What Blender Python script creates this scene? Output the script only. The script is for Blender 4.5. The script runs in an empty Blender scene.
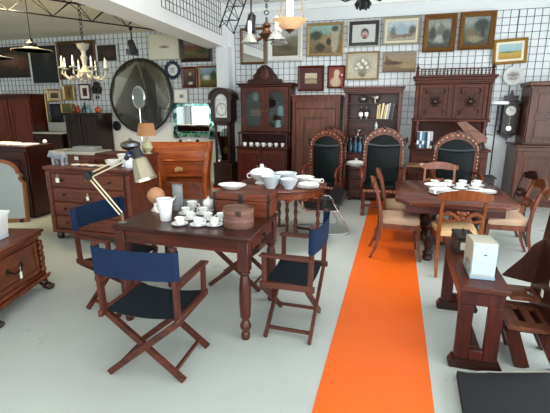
import bpy, bmesh, math, random
from mathutils import Vector, Matrix, Euler
random.seed(7)
PI = math.pi
SC = bpy.context.scene
COL = SC.collection
R = math.radians

# ------------------------------------------------------------------ meshes
class MB:
    """Collects shapes, then links them as ONE mesh object."""
    def __init__(s):
        s.bm = bmesh.new(); s.M = Matrix.Identity(4)
    def _add(s, vs, fs):
        b = [s.bm.verts.new(s.M @ Vector(v)) for v in vs]
        for f in fs:
            try: s.bm.faces.new([b[i] for i in f])
            except ValueError: pass
        return b
    def box(s, x0, x1, y0, y1, z0, z1, bev=.004, rot=None, piv=None):
        c = Vector(((x0+x1)/2, (y0+y1)/2, (z0+z1)/2)); h = Vector((abs(x1-x0)/2, abs(y1-y0)/2, abs(z1-z0)/2))
        M = Matrix.Identity(4)
        if rot is not None:
            p = Vector(piv) if piv is not None else c
            M = Matrix.Translation(p) @ Euler(rot).to_matrix().to_4x4() @ Matrix.Translation(-p)
        b = min(bev, min(h)*.6)
        if b < .0012:
            vs = [M @ (c+Vector((sx*h.x, sy*h.y, sz*h.z))) for sx in (-1, 1) for sy in (-1, 1) for sz in (-1, 1)]
            s._add(vs, [(0,1,3,2),(4,6,7,5),(0,4,5,1),(2,3,7,6),(0,2,6,4),(1,5,7,3)]); return s
        # chamfered box
        vs = []; idx = {}
        for sx in (-1, 1):
            for sy in (-1, 1):
                for sz in (-1, 1):
                    for a in range(3):
                        d = [h.x-b, h.y-b, h.z-b]; d[a] = h[a]
                        idx[(sx, sy, sz, a)] = len(vs)
                        vs.append(M @ (c+Vector((sx*d[0], sy*d[1], sz*d[2]))))
        fs = []
        for a in range(3):
            o1, o2 = (a+1) % 3, (a+2) % 3
            for sg in (-1, 1):
                q = []
                for (p, r) in ((-1,-1),(1,-1),(1,1),(-1,1)):
                    k = [0,0,0]; k[a] = sg; k[o1] = p; k[o2] = r
                    q.append(idx[(k[0], k[1], k[2], a)])
                fs.append(q if sg > 0 else q[::-1])
            for p in (-1, 1):
                for r in (-1, 1):
                    k0 = [0,0,0]; k1 = [0,0,0]
                    k0[a] = -1; k1[a] = 1; k0[o1] = k1[o1] = p; k0[o2] = k1[o2] = r
                    fs.append([idx[(*k0, o1)], idx[(*k1, o1)], idx[(*k1, o2)], idx[(*k0, o2)]])
        for sx in (-1, 1):
            for sy in (-1, 1):
                for sz in (-1, 1):
                    fs.append([idx[(sx, sy, sz, a)] for a in range(3)])
        s._add(vs, fs); return s
    def loft(s, rings, cap=True, closed=True):
        n = len(rings[0]); vs = [v for r in rings for v in r]; fs = []
        for k in range(len(rings)-1):
            for i in range(n if closed else n-1):
                j = (i+1) % n
                fs.append((k*n+i, k*n+j, (k+1)*n+j, (k+1)*n+i))
        if cap:
            fs.append(tuple(range(n))[::-1]); fs.append(tuple((len(rings)-1)*n+i for i in range(n)))
        s._add(vs, fs); return s
    def cyl(s, p0, p1, r0, r1=None, n=10, cap=True):
        p0, p1 = Vector(p0), Vector(p1); r1 = r0 if r1 is None else r1
        return s.tube([p0, p1], [r0, r1], n, cap)
    def tube(s, pts, r, n=8, cap=True, closed=False, flat=1.0, up=None):
        pts = [Vector(p) for p in pts]; m = len(pts)
        rs = r if isinstance(r, (list, tuple)) else [r]*m
        rings = []; prev = None
        for i in range(m):
            if closed: t = pts[(i+1) % m]-pts[i-1]
            else: t = pts[min(i+1, m-1)]-pts[max(i-1, 0)]
            t = t.normalized() if t.length > 1e-9 else Vector((0, 0, 1))
            if up is not None: a = Vector(up)
            elif prev is None: a = Vector((0, 0, 1)) if abs(t.z) < .9 else Vector((1, 0, 0))
            else: a = prev
            u = (a - t*a.dot(t)).normalized(); v = t.cross(u); prev = u
            rings.append([pts[i] + (u*math.cos(2*PI*k/n+PI/n) + v*math.sin(2*PI*k/n+PI/n)*flat)*rs[i] for k in range(n)])
        if closed: rings.append(rings[0]); cap = False
        return s.loft(rings, cap)
    def bar(s, p0, p1, w, d, up=(0, 0, 1)):
        """square bar: w across, d along up"""
        p0, p1 = Vector(p0), Vector(p1); t = (p1-p0).normalized(); a = Vector(up)
        if abs(t.dot(a)) > .98: a = Vector((0, 1, 0))
        u = (a-t*a.dot(t)).normalized(); v = t.cross(u)
        rr = []
        for p in (p0, p1): rr.append([p+u*d/2*i+v*w/2*j for i, j in ((-1,-1),(1,-1),(1,1),(-1,1))])
        return s.loft(rr)
    def lathe(s, prof, c=(0, 0, 0), n=16, axis='z', sx=1, sy=1):
        rings = []; c = Vector(c)
        for r, z in prof:
            ring = []
            for k in range(n):
                a = 2*PI*k/n; x, y = max(r, .0004)*math.cos(a)*sx, max(r, .0004)*math.sin(a)*sy
                ring.append(c + (Vector((x, y, z)) if axis == 'z' else Vector((x, z, y)) if axis == 'y' else Vector((z, x, y))))
            rings.append(ring)
        return s.loft(rings)
    def sph(s, c, r, sc=(1, 1, 1), n=12, m=8):
        prof = [(math.sin(PI*i/m), -math.cos(PI*i/m)) for i in range(m+1)]
        c = Vector(c); rings = []
        for q, z in prof:
            rings.append([c+Vector((max(q, .01)*math.cos(2*PI*k/n)*r*sc[0], max(q, .01)*math.sin(2*PI*k/n)*r*sc[1], z*r*sc[2])) for k in range(n)])
        return s.loft(rings)
    def prism(s, poly, a, b, plane='xz'):
        f = {'xz': lambda p, d: (p[0], d, p[1]), 'xy': lambda p, d: (p[0], p[1], d), 'yz': lambda p, d: (d, p[0], p[1])}[plane]
        return s.loft([[Vector(f(p, a)) for p in poly], [Vector(f(p, b)) for p in poly]])
    def ringprism(s, outer, inner, a, b, plane='xz'):
        """closed band between two outlines with the same point count"""
        f = {'xz': lambda p, d: (p[0], d, p[1]), 'xy': lambda p, d: (p[0], p[1], d), 'yz': lambda p, d: (d, p[0], p[1])}[plane]
        seq = [[Vector(f(p, d)) for p in o] for o, d in ((outer, a), (outer, b), (inner, b), (inner, a))]
        seq.append(seq[0]); return s.loft(seq, cap=False)
    def torus(s, c, Rr, r, axis='z', n=24, m=8, a0=0, a1=2*PI):
        c = Vector(c); full = abs(a1-a0-2*PI) < 1e-6; pts = []
        for k in range(n if full else n+1):
            a = a0+(a1-a0)*k/n; x, y = Rr*math.cos(a), Rr*math.sin(a)
            pts.append(c+(Vector((x, y, 0)) if axis == 'z' else Vector((x, 0, y)) if axis == 'y' else Vector((0, x, y))))
        return s.tube(pts, r, m, closed=full)
    def done(s, name, mat, parent=None, loc=None, sharp=40):
        bmesh.ops.remove_doubles(s.bm, verts=s.bm.verts, dist=.00005)
        bmesh.ops.recalc_face_normals(s.bm, faces=s.bm.faces)
        me = bpy.data.meshes.new(name); s.bm.to_mesh(me); s.bm.free()
        me.shade_smooth(); me.set_sharp_from_angle(angle=R(sharp))
        me.materials.append(mat)
        o = bpy.data.objects.new(name, me); COL.objects.link(o)
        if parent: o.parent = parent
        if loc: o.location = loc
        return o

def tag(o, label, cat, group=None, kind=None):
    o['label'] = label; o['category'] = cat
    if group: o['group'] = group
    if kind: o['kind'] = kind
    return o
def thing(name, label, cat, loc=(0, 0, 0), rz=0, group=None):
    o = bpy.data.objects.new(name, None); COL.objects.link(o)
    o.empty_display_size = .05
    o.location = loc; o.rotation_euler = (0, 0, R(rz))
    return tag(o, label, cat, group)
def struct(o, kind='structure'):
    o['kind'] = kind; return o
KIDS = {}
def dup(root, loc, rz=0, label=None, group=None, scale=None):
    """copies a thing, its parts and their sub-parts"""
    def rec(o, par):
        c = o.copy(); COL.objects.link(c); c.parent = par
        for k in [x for x in bpy.data.objects if x.parent == o]: rec(k, c)
        return c
    c = rec(root, None); c.location = loc; c.rotation_euler = (0, 0, R(rz))
    if label: c['label'] = label
    if group: c['group'] = group
    if scale: c.scale = scale
    return c

# --------------------------------------------------------------- materials
def lin(h):
    h = h.lstrip('#'); v = [int(h[i:i+2], 16)/255 for i in (0, 2, 4)]
    return tuple((x/12.92 if x <= .04045 else ((x+.055)/1.055)**2.4) for x in v)+(1,)
MC = {}
def newmat(key):
    m = bpy.data.materials.new(key); m.use_nodes = True
    nt = m.node_tree; return m, nt, nt.nodes['Principled BSDF']
def plain(h, rough=.5, metal=0., var=.12, scale=18, spec=.5, coat=0, bump=0.0, trans=0, emit=0, emith=None):
    key = ('p', h, rough, metal, var, scale, spec, coat, bump, trans, emit, emith)
    if key in MC: return MC[key]
    m, nt, b = newmat('mat_'+h); N = nt.nodes; L = nt.links
    c = lin(h)
    tc = N.new('ShaderNodeTexCoord'); nz = N.new('ShaderNodeTexNoise')
    nz.inputs['Scale'].default_value = scale; nz.inputs['Detail'].default_value = 4
    L.new(tc.outputs['Object'], nz.inputs['Vector'])
    mx = N.new('ShaderNodeMix'); mx.data_type = 'RGBA'
    mx.inputs[6].default_value = tuple(x*(1-var) for x in c[:3])+(1,)
    mx.inputs[7].default_value = tuple(min(1, x*(1+var)) for x in c[:3])+(1,)
    L.new(nz.outputs['Fac'], mx.inputs[0]); L.new(mx.outputs[2], b.inputs['Base Color'])
    b.inputs['Roughness'].default_value = rough; b.inputs['Metallic'].default_value = metal
    b.inputs['Specular IOR Level'].default_value = spec; b.inputs['Coat Weight'].default_value = coat
    b.inputs['Transmission Weight'].default_value = trans
    if bump:
        bp = N.new('ShaderNodeBump'); bp.inputs['Strength'].default_value = bump; bp.inputs['Distance'].default_value = .01
        L.new(nz.outputs['Fac'], bp.inputs['Height']); L.new(bp.outputs[0], b.inputs['Normal'])
    if emit:
        b.inputs['Emission Color'].default_value = lin(emith or h); b.inputs['Emission Strength'].default_value = emit
    MC[key] = m; return m
def wood(h1, h2, rough=.35, axis=0, scale=1.0, coat=.15):
    key = ('w', h1, h2, rough, axis, scale, coat)
    if key in MC: return MC[key]
    m, nt, b = newmat('wood_'+h1); N = nt.nodes; L = nt.links
    tc = N.new('ShaderNodeTexCoord'); mp = N.new('ShaderNodeMapping')
    sc = [14*scale]*3; sc[axis] = 1.3*scale; mp.inputs['Scale'].default_value = sc
    L.new(tc.outputs['Object'], mp.inputs['Vector'])
    n1 = N.new('ShaderNodeTexNoise'); n1.inputs['Scale'].default_value = 1.6; n1.inputs['Detail'].default_value = 6; n1.inputs['Distortion'].default_value = 1.1
    L.new(mp.outputs[0], n1.inputs['Vector'])
    n2 = N.new('ShaderNodeTexNoise'); n2.inputs['Scale'].default_value = 3.0; n2.inputs['Detail'].default_value = 3
    L.new(tc.outputs['Object'], n2.inputs['Vector'])
    cr = N.new('ShaderNodeValToRGB'); cr.color_ramp.elements[0].position = .3; cr.color_ramp.elements[1].position = .72
    dk = lambda h: tuple(x*q for x, q in zip(lin(h)[:3], (.80, .74, .68)))+(1,)
    cr.color_ramp.elements[0].color = dk(h1); cr.color_ramp.elements[1].color = dk(h2)
    L.new(n1.outputs['Fac'], cr.inputs[0])
    mx = N.new('ShaderNodeMix'); mx.data_type = 'RGBA'; mx.blend_type = 'MULTIPLY'; mx.inputs[0].default_value = .5
    cr2 = N.new('ShaderNodeValToRGB'); cr2.color_ramp.elements[0].position = .3; cr2.color_ramp.elements[1].position = .7
    cr2.color_ramp.elements[0].color = (.55, .5, .48, 1); cr2.color_ramp.elements[1].color = (1.15, 1.1, 1.08, 1)
    L.new(n2.outputs['Fac'], cr2.inputs[0]); L.new(cr.outputs[0], mx.inputs[6]); L.new(cr2.outputs[0], mx.inputs[7])
    L.new(mx.outputs[2], b.inputs['Base Color'])
    b.inputs['Roughness'].default_value = rough; b.inputs['Specular IOR Level'].default_value = .35; b.inputs['Coat Weight'].default_value = coat*.6; b.inputs['Coat Roughness'].default_value = .2
    bp = N.new('ShaderNodeBump'); bp.inputs['Strength'].default_value = .15; bp.inputs['Distance'].default_value = .004
    L.new(n1.outputs['Fac'], bp.inputs['Height']); L.new(bp.outputs[0], b.inputs['Normal'])
    MC[key] = m; return m
def cloth(h, h2=None, scale=260, rough=.9, var=.2):
    key = ('c', h, h2, scale, rough)
    if key in MC: return MC[key]
    m, nt, b = newmat('cloth_'+h); N = nt.nodes; L = nt.links
    tc = N.new('ShaderNodeTexCoord'); ck = N.new('ShaderNodeTexVoronoi'); ck.inputs['Scale'].default_value = scale
    L.new(tc.outputs['Object'], ck.inputs['Vector'])
    nz = N.new('ShaderNodeTexNoise'); nz.inputs['Scale'].default_value = 7; nz.inputs['Detail'].default_value = 4
    L.new(tc.outputs['Object'], nz.inputs['Vector'])
    mx = N.new('ShaderNodeMix'); mx.data_type = 'RGBA'; c = lin(h)
    mx.inputs[6].default_value = tuple(x*(1-var) for x in c[:3])+(1,); mx.inputs[7].default_value = lin(h2) if h2 else tuple(x*(1+var) for x in c[:3])+(1,)
    L.new(nz.outputs['Fac'], mx.inputs[0]); L.new(mx.outputs[2], b.inputs['Base Color'])
    b.inputs['Roughness'].default_value = rough; b.inputs['Specular IOR Level'].default_value = .25
    bp = N.new('ShaderNodeBump'); bp.inputs['Strength'].default_value = .25; bp.inputs['Distance'].default_value = .002
    L.new(ck.outputs['Distance'], bp.inputs['Height']); L.new(bp.outputs[0], b.inputs['Normal'])
    MC[key] = m; return m
def glass(h='ffffff', rough=.02, alpha=.18):
    """thin clear pane: mostly see-through with a real reflection"""
    key = ('g', h, rough, alpha)
    if key in MC: return MC[key]
    m, nt, b = newmat('glass_'+h); N = nt.nodes; L = nt.links
    tr = N.new('ShaderNodeBsdfTransparent'); tr.inputs[0].default_value = lin(h)
    gl = N.new('ShaderNodeBsdfGlossy'); gl.inputs['Roughness'].default_value = rough; gl.inputs['Color'].default_value = (.9, .95, .95, 1)
    mx = N.new('ShaderNodeMixShader'); mx.inputs[0].default_value = alpha
    L.new(tr.outputs[0], mx.inputs[1]); L.new(gl.outputs[0], mx.inputs[2])
    L.new(mx.outputs[0], N['Material Output'].inputs['Surface'])
    MC[key] = m; return m
def paint(stops, hz, spots=(), scale=6.0, amp=.12, rough=.55, grain=.35, seed=0):
    """procedural picture: vertical colour bands from bottom to top, soft shapes on top, all broken by noise.
    stops: [(0..1, hex)], hz: half height, spots: [(x, z, rx, rz, hex, softness)] in metres"""
    m, nt, b = newmat('painting'); N = nt.nodes; L = nt.links
    tc = N.new('ShaderNodeTexCoord'); nz = N.new('ShaderNodeTexNoise'); nz.inputs['Scale'].default_value = scale; nz.inputs['Detail'].default_value = 5
    ofs = N.new('ShaderNodeVectorMath'); ofs.inputs[1].default_value = (seed*3.1, seed*1.7, seed*2.3)
    L.new(tc.outputs['Object'], ofs.inputs[0]); L.new(ofs.outputs[0], nz.inputs['Vector'])
    sub = N.new('ShaderNodeVectorMath'); sub.operation = 'SUBTRACT'; sub.inputs[1].default_value = (.5, .5, .5)
    L.new(nz.outputs['Color'], sub.inputs[0])
    scl = N.new('ShaderNodeVectorMath'); scl.operation = 'SCALE'; scl.inputs['Scale'].default_value = amp
    L.new(sub.outputs[0], scl.inputs[0])
    add = N.new('ShaderNodeVectorMath'); L.new(tc.outputs['Object'], add.inputs[0]); L.new(scl.outputs[0], add.inputs[1])
    sep = N.new('ShaderNodeSeparateXYZ'); L.new(add.outputs[0], sep.inputs[0])
    mr = N.new('ShaderNodeMapRange'); mr.inputs[1].default_value = -hz; mr.inputs[2].default_value = hz
    L.new(sep.outputs['Z'], mr.inputs[0])
    cr = N.new('ShaderNodeValToRGB'); el = cr.color_ramp.elements
    el[0].position, el[0].color = stops[0][0], lin(stops[0][1]); el[1].position, el[1].color = stops[-1][0], lin(stops[-1][1])
    for p, h in stops[1:-1]: e = el.new(p); e.color = lin(h)
    L.new(mr.outputs[0], cr.inputs[0]); cur = cr.outputs[0]
    for (x, z, rx, rz, h, soft) in spots:
        a = N.new('ShaderNodeVectorMath'); a.operation = 'SUBTRACT'; a.inputs[1].default_value = (x, 0, z); L.new(add.outputs[0], a.inputs[0])
        d = N.new('ShaderNodeVectorMath'); d.operation = 'MULTIPLY'; d.inputs[1].default_value = (1/rx, 0, 1/rz); L.new(a.outputs[0], d.inputs[0])
        ln = N.new('ShaderNodeVectorMath'); ln.operation = 'LENGTH'; L.new(d.outputs[0], ln.inputs[0])
        r = N.new('ShaderNodeMapRange'); r.inputs[1].default_value = 1+soft; r.inputs[2].default_value = 1-soft*.6; L.new(ln.outputs['Value'], r.inputs[0])
        mx = N.new('ShaderNodeMix'); mx.data_type = 'RGBA'; mx.inputs[7].default_value = lin(h)
        L.new(r.outputs[0], mx.inputs[0]); L.new(cur, mx.inputs[6]); cur = mx.outputs[2]
    n2 = N.new('ShaderNodeTexNoise'); n2.inputs['Scale'].default_value = scale*6; n2.inputs['Detail'].default_value = 5
    L.new(ofs.outputs[0], n2.inputs['Vector'])
    c2 = N.new('ShaderNodeValToRGB'); c2.color_ramp.elements[0].position = .32; c2.color_ramp.elements[1].position = .68
    g = 1-grain; c2.color_ramp.elements[0].color = (g*.9, g*.88, g*.85, 1); c2.color_ramp.elements[1].color = (1.1, 1.1, 1.1, 1)
    L.new(n2.outputs['Fac'], c2.inputs[0])
    mu = N.new('ShaderNodeMix'); mu.data_type = 'RGBA'; mu.blend_type = 'MULTIPLY'; mu.inputs[0].default_value = 1
    L.new(cur, mu.inputs[6]); L.new(c2.outputs[0], mu.inputs[7]); L.new(mu.outputs[2], b.inputs['Base Color'])
    b.inputs['Roughness'].default_value = rough
    return m

W_RED = wood('3a1710', '6e3320')
W_MAHO = wood('34130d', '63281a')
W_DARK = wood('1c0d0a', '3d1e16')
W_BLACK = wood('170b0a', '2e1814')
W_TABLE = wood('2e1510', '54291f', rough=.32)
W_LEG = wood('34140e', '5e2b1d', axis=2)
W_DIR = wood('3c1b13', '693726', rough=.5, axis=2)
W_DIRX = wood('3c1b13', '693726', rough=.5, axis=0)
W_HONEY = wood('7a3e1a', 'b06a34')
W_SETTLE = wood('8c3f1a', 'c87034', rough=.3)
W_PANEL = wood('482318', '7a4530', axis=2)
W_CHEST = wood('5c2814', '94502a')
W_DINE = wood('5a2a1a', '94522f', rough=.35, axis=2)
W_THRONE = wood('4c2015', '874429', axis=2)
BRASS = plain('b08d4c', .3, 1)
CHROME = plain('d8dadc', .12, 1, var=.02)
STEEL = plain('c9c6bb', .28, 1, var=.05)
BLACK = plain('15151a', .45)
IRON = plain('17161a', .5, .4)
PORC = plain('f0f1ee', .12, 0, var=.02, coat=.5)
PORCB = plain('c9d4da', .15, 0, var=.08, scale=40, coat=.5)
BLUE = cloth('0b1c34', '122a48')
NAVY = cloth('0c141b', '121d26')
CREAM = cloth('b3957a', 'c6a88a')
GREEN = plain('071010', .5, 0, var=.35, scale=6, spec=.15, bump=.1)
MIRROR = plain('e6eaea', .02, 1, var=0)
PAPER = plain('f2efe6', .8, var=.03)
STONE = plain('b9b4a6', .35, var=.2, scale=9)
GOLD = plain('80582a', .42, .55, var=.35, scale=30, bump=.4)
GOLDP = plain('b89a62', .42, .45, var=.25, scale=30, bump=.3)
# ------------------------------------------------------------------- camera
cam = bpy.data.cameras.new('camera'); co = bpy.data.objects.new('camera', cam); COL.objects.link(co)
cam.sensor_width = 36; cam.lens = 36*405/550; cam.clip_start = .05
co.location = (0, 0, 1.75); co.rotation_euler = (R(90-13.8), 0, R(16.3))
SC.camera = co
vs = SC.view_settings; vs.view_transform = 'Standard'; vs.look = 'None'; vs.gamma = 1; vs.use_curve_mapping = False
vs.exposure = 0.0

# --------------------------------------------------------------- room shell
M_WALL = plain('e3e8e9', .85, var=.03, scale=3)
M_CEIL = plain('f3f4f1', .9, var=.02, scale=2)
M_LCEIL = plain('e0dece', .95, var=.06, scale=1.5)
def floor_mat():
    m, nt, b = newmat('painted_floor'); N = nt.nodes; L = nt.links
    tc = N.new('ShaderNodeTexCoord'); nz = N.new('ShaderNodeTexNoise'); nz.inputs['Scale'].default_value = 1.1; nz.inputs['Detail'].default_value = 5
    L.new(tc.outputs['Object'], nz.inputs['Vector'])
    cr = N.new('ShaderNodeValToRGB'); cr.color_ramp.elements[0].position = .3; cr.color_ramp.elements[1].position = .7
    cr.color_ramp.elements[0].color = lin('b0b6b0'); cr.color_ramp.elements[1].color = lin('bcc3bd')
    L.new(nz.outputs['Fac'], cr.inputs[0]); L.new(cr.outputs[0], b.inputs['Base Color'])
    n2 = N.new('ShaderNodeTexNoise'); n2.inputs['Scale'].default_value = 2.5; n2.inputs['Detail'].default_value = 6; L.new(tc.outputs['Object'], n2.inputs['Vector'])
    mr = N.new('ShaderNodeMapRange'); mr.inputs[3].default_value = .22; mr.inputs[4].default_value = .38; L.new(n2.outputs['Fac'], mr.inputs[0])
    L.new(mr.outputs[0], b.inputs['Roughness'])
    return m
M_FLOOR = floor_mat()
M_ORANGE = plain('ea651a', .32, var=.04, scale=3)
XL, XR, YB, YF = -11.2, 4.4, 8.85, -3.0
def shell(name, boxes, mat):
    b = MB()
    for q in boxes: b.box(*q, bev=0)
    return struct(b.done(name, mat))
shell('floor', [(XL-.2, XR+.2, YF-.2, YB+.2, -.1, 0)], M_FLOOR)
shell('wall_back', [(XL-.2, XR+.2, YB, YB+.2, 0, 4.1)], M_WALL)
shell('wall_left', [(XL-.2, XL, YF, -2.0, 0, 4.1), (XL-.2, XL, .4, YB, 0, 4.1), (XL-.2, XL, -2.0, .4, 0, .9), (XL-.2, XL, -2.0, .4, 2.4, 4.1)], M_WALL)
# right wall with a long window, front wall with the glazed shop front
shell('wall_right', [(XR, XR+.2, YF, YB, 0, .5), (XR, XR+.2, YF, YB, 3.0, 4.1), (XR, XR+.2, 6.2, YB, .5, 3.0), (XR, XR+.2, YF, -2.2, .5, 3.0)], M_WALL)
shell('wall_front', [(XL-.2, -10.9, YF-.2, YF, 0, 4.1), (-7.6, -4.2, YF-.2, YF, 0, 4.1), (-10.9, -7.6, YF-.2, YF, 0, .3), (-10.9, -7.6, YF-.2, YF, 2.5, 4.1), (4.0, XR+.2, YF-.2, YF, 0, 4.1), (-4.2, 4.0, YF-.2, YF, 3.3, 4.1)], M_WALL)
M_FRAME = plain('5b5f60', .4, .5)
b = MB()
for x in (-4.17, -2.15, -.1, 1.95, 3.97): b.box(x-.03, x+.03, YF-.14, YF-.06, 0, 3.3, bev=0)
for z in (.04, 2.3, 3.27): b.box(-4.2, 4.0, YF-.14, YF-.06, z-.03, z+.03, bev=0)
struct(b.done('window_1', M_FRAME))
b = MB()
for x in (-10.87, -9.25, -7.63): b.box(x-.03, x+.03, YF-.14, YF-.06, .3, 2.5, bev=0)
for z in (.33, 2.47): b.box(-10.9, -7.6, YF-.14, YF-.06, z-.03, z+.03, bev=0)
struct(b.done('window_3', M_FRAME))
b = MB()
for y in (-1.97, -.8, .37): b.box(XL-.14, XL-.06, y-.03, y+.03, .9, 2.4, bev=0)
for z in (.93, 2.37): b.box(XL-.14, XL-.06, -2.0, .4, z-.03, z+.03, bev=0)
struct(b.done('window_4', M_FRAME))
b = MB()
for y in (-2.17, -.1, 2.0, 4.1, 6.17): b.box(XR+.06, XR+.14, y-.03, y+.03, .5, 3.0, bev=0)
for z in (.53, 2.97): b.box(XR+.06, XR+.14, -2.2, 6.2, z-.03, z+.03, bev=0)
struct(b.done('window_2', M_FRAME))
# left bay under its own lower ceiling with sagging fabric folds, main hall higher
b = MB()
rows = []
for i in range(0, 61):
    y = YF+(YB-YF)*i/60
    z = 3.44-.014*math.sin(y*2*PI/1.6) - .007*math.sin(y*2*PI/.8+.7)
    rows.append([Vector((XL, y, z)), Vector((-3.9, y, z)), Vector((-3.9, y, z+.12)), Vector((XL, y, z+.12))])
b.loft(rows); struct(b.done('ceiling', M_LCEIL, sharp=60))
shell('ceiling', [(-3.9, XR+.2, YF-.2, YB+.2, 3.86, 4.0)], M_CEIL)
shell('trim_1', [(-3.55, XR, YB-.05, YB, 3.70, 3.78)], M_CEIL)
b = MB()   # deep beam between the two bays, slightly out of square
b.loft([[Vector((xr-.46, y, 3.01)), Vector((xr, y, 3.01)), Vector((xr, y, 3.9)), Vector((xr-.46, y, 3.9))] for xr, y in ((-3.0, YF), (-3.44, 4.58), (-3.66, 8.6), (-3.66, YB))])
struct(b.done('beam', M_CEIL))
shell('column', [(-3.86, -3.58, 8.62, YB, 0, 3.02)], M_WALL)
# painted orange walkway
b = MB(); b.box(-.361, .333, YF, 8.45, 0, .003, bev=0); b.box(-6.5, -.361, 8.05, 8.45, 0, .003, bev=0)
struct(b.done('floor_stripe', M_ORANGE))
shell('trim_2', [(XL, -3.86, YB-.02, YB, 0, .1), (-3.58, XR, YB-.02, YB, 0, .1)], M_CEIL)

# wire grid panels hung on the walls
M_WIRE = plain('4c5355', .5, .2)
def wires(u0, u1, z0, z1, f, step=.125, r=.0055):
    b = MB(); n = max(1, round((u1-u0)/step)); m = max(1, round((z1-z0)/step))
    for i in range(n+1):
        u = u0+(u1-u0)*i/n; b.tube([f(u, z0), f(u, z1)], r, 4)
    for k in range(m+1):
        z = z0+(z1-z0)*k/m; b.tube([f(u0, z), f(u1, z)], r, 4)
    return b
GRID = [(-10.4, -8.25, 'above the tall left wardrobe and dark portrait'), (-8.24, -6.1, 'behind the white chandelier'), (-6.09, -3.93, 'around the blue rimmed plate, left of the column'),
        (-3.5, -1.4, 'above the glazed display cabinet'), (-1.39, .71, 'above the open bookcase'), (.72, 2.0, 'above the carved buffet'), (2.01, 3.6, 'above the panelled corner cupboard')]
for x0, x1, where in GRID:
    o = wires(x0, x1, 1.4, 3.46, lambda u, z: (u, 8.843, z)).done('wire_grid_panel', M_WIRE)
    tag(o, 'dark wire grid panel on white wall '+where, 'grid panel', 'wire grid panels')
def bx(u): return -3.44-.22*(u-4.58)/4.02+.008
o = wires(5.9, 8.45, 3.22, 3.85, lambda u, z: (bx(u), u, z)).done('wire_grid_panel', M_WIRE)
tag(o, 'dark wire grid panel fixed to the side of the white ceiling beam', 'grid panel', 'wire grid panels')

# -------------------------------------------------------------------- light
def area(name, loc, rot, sx, sy, e, color=(1, 1, 1)):
    l = bpy.data.lights.new(name, 'AREA'); l.shape = 'RECTANGLE'; l.size = sx; l.size_y = sy; l.energy = e; l.color = color
    o = bpy.data.objects.new(name, l); COL.objects.link(o); o.location = loc; o.rotation_euler = rot; return o
area('shopfront_daylight', (.6, YF-.3, 1.7), (R(90), 0, 0), 6.6, 3.1, 290, (.95, .985, 1))
area('side_window_daylight', (XR+.3, 2.0, 1.75), (R(90), 0, R(90)), 8.2, 2.4, 430, (.92, .965, 1))
area('corner_window_daylight', (-9.25, YF-.25, 1.4), (R(90), 0, 0), 3.2, 2.1, 60, (1, .97, .88))
def spot(name, loc, to, e, ang=80, color=(1, .86, .66), r=.06):
    l = bpy.data.lights.new(name, 'SPOT'); l.energy = e; l.spot_size = R(ang); l.spot_blend = .6; l.color = color; l.shadow_soft_size = r
    o = bpy.data.objects.new(name, l); COL.objects.link(o); o.location = loc
    o.rotation_euler = (Vector(to)-Vector(loc)).to_track_quat('-Z', 'Y').to_euler(); return o
spot('ceiling_spot', (-1.3, 5.2, 3.8), (-1.1, 7.0, 0), 430, 116, (1, .97, .92), .5)
spot('hall_spot', (.6, 2.0, 3.8), (.2, 6.5, 1.5), 80, 120, (1, .98, .95), .5)
spot('left_bay_spot', (-5.5, 5.0, 3.3), (-5.5, 5.7, 0), 620, 116, (1, .80, .47), .3)
w = bpy.data.worlds.new('world'); SC.world = w; w.use_nodes = True
w.node_tree.nodes['Background'].inputs[0].default_value = (.80, .90, 1, 1); w.node_tree.nodes['Background'].inputs[1].default_value = 1.6

# ----------------------------------------------------------------- pictures
def rect(hx, hz, d=0): return [(-hx-d, -hz-d), (hx+d, -hz-d), (hx+d, hz+d), (-hx-d, hz+d)]
def picture(x0, x1, z0, z1, fw, fmat, pmat, label, cat='painting', mount=0, mmat=None, y=8.79, group='pictures on the back wall', name='framed_picture', deep=.045, rz=0, tilt=0, ry=0):
    cx, cz, hx, hz = (x0+x1)/2, (z0+z1)/2, (x1-x0)/2, (z1-z0)/2
    t = thing(name, label, cat, (cx, y, cz), rz, group)
    t.rotation_euler = (R(tilt), R(ry), R(rz))
    f = MB(); seq = []
    for d, yy in ((0, 0), (0, -deep*.7), (-fw*.3, -deep), (-fw*.55, -deep*.75), (-fw*.9, -deep*.55), (-fw, -deep*.45), (-fw, 0)):
        seq.append([Vector((px, yy, pz)) for px, pz in rect(hx, hz, d)])
    seq.append(seq[0]); f.loft(seq, cap=False); f.done('frame', fmat, t, sharp=20)
    ix, iz = hx-fw, hz-fw
    if mount:
        g = MB(); g.ringprism(rect(ix, iz, .002), rect(ix-mount, iz-mount), -.004, -.012); g.done('mount', mmat or PAPER, t)
    g = MB(); g.box(-ix-.001, ix+.001, -.006, 0, -iz-.001, iz+.001, bev=0); g.done('picture', pmat, t)
    return t
FB = wood('3b1c10', '6b3a1e', axis=0, scale=2); FD = plain('241a14', .45); FW = plain('dcdcd2', .5); FT = plain('a38a5c', .5, .2, var=.2, scale=30)
FGREY = plain('a9a392', .5, .2, var=.2); FBLACK = plain('16191a', .4)
P = picture
P(-10.41, -9.14, 2.5, 3.26, .05, FD, paint([(0, '2a1c16'), (.5, '4c3426'), (1, '2c201a')], .33, [(.1, .05, .35, .12, '7a5a40', .5), (-.3, .1, .2, .1, '6a4a38', .6), (.35, -.05, .12, .1, '6a3a2c', .5)], 5, .2, seed=1), 'wide dark brown landscape painting at the far left edge, partly behind pendant lamps')
P(-9.12, -8.24, 2.33, 3.27, .022, FW, paint([(0, '0c1112'), (.5, '131a1a'), (1, '0d1314')], .42, [(.08, .12, .1, .2, '2d2a26', .6), (.09, .2, .05, .07, '55433a', .6)], 6, .08, seed=2), 'tall near-black portrait painting in thin pale frame, between two brown paintings')
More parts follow.
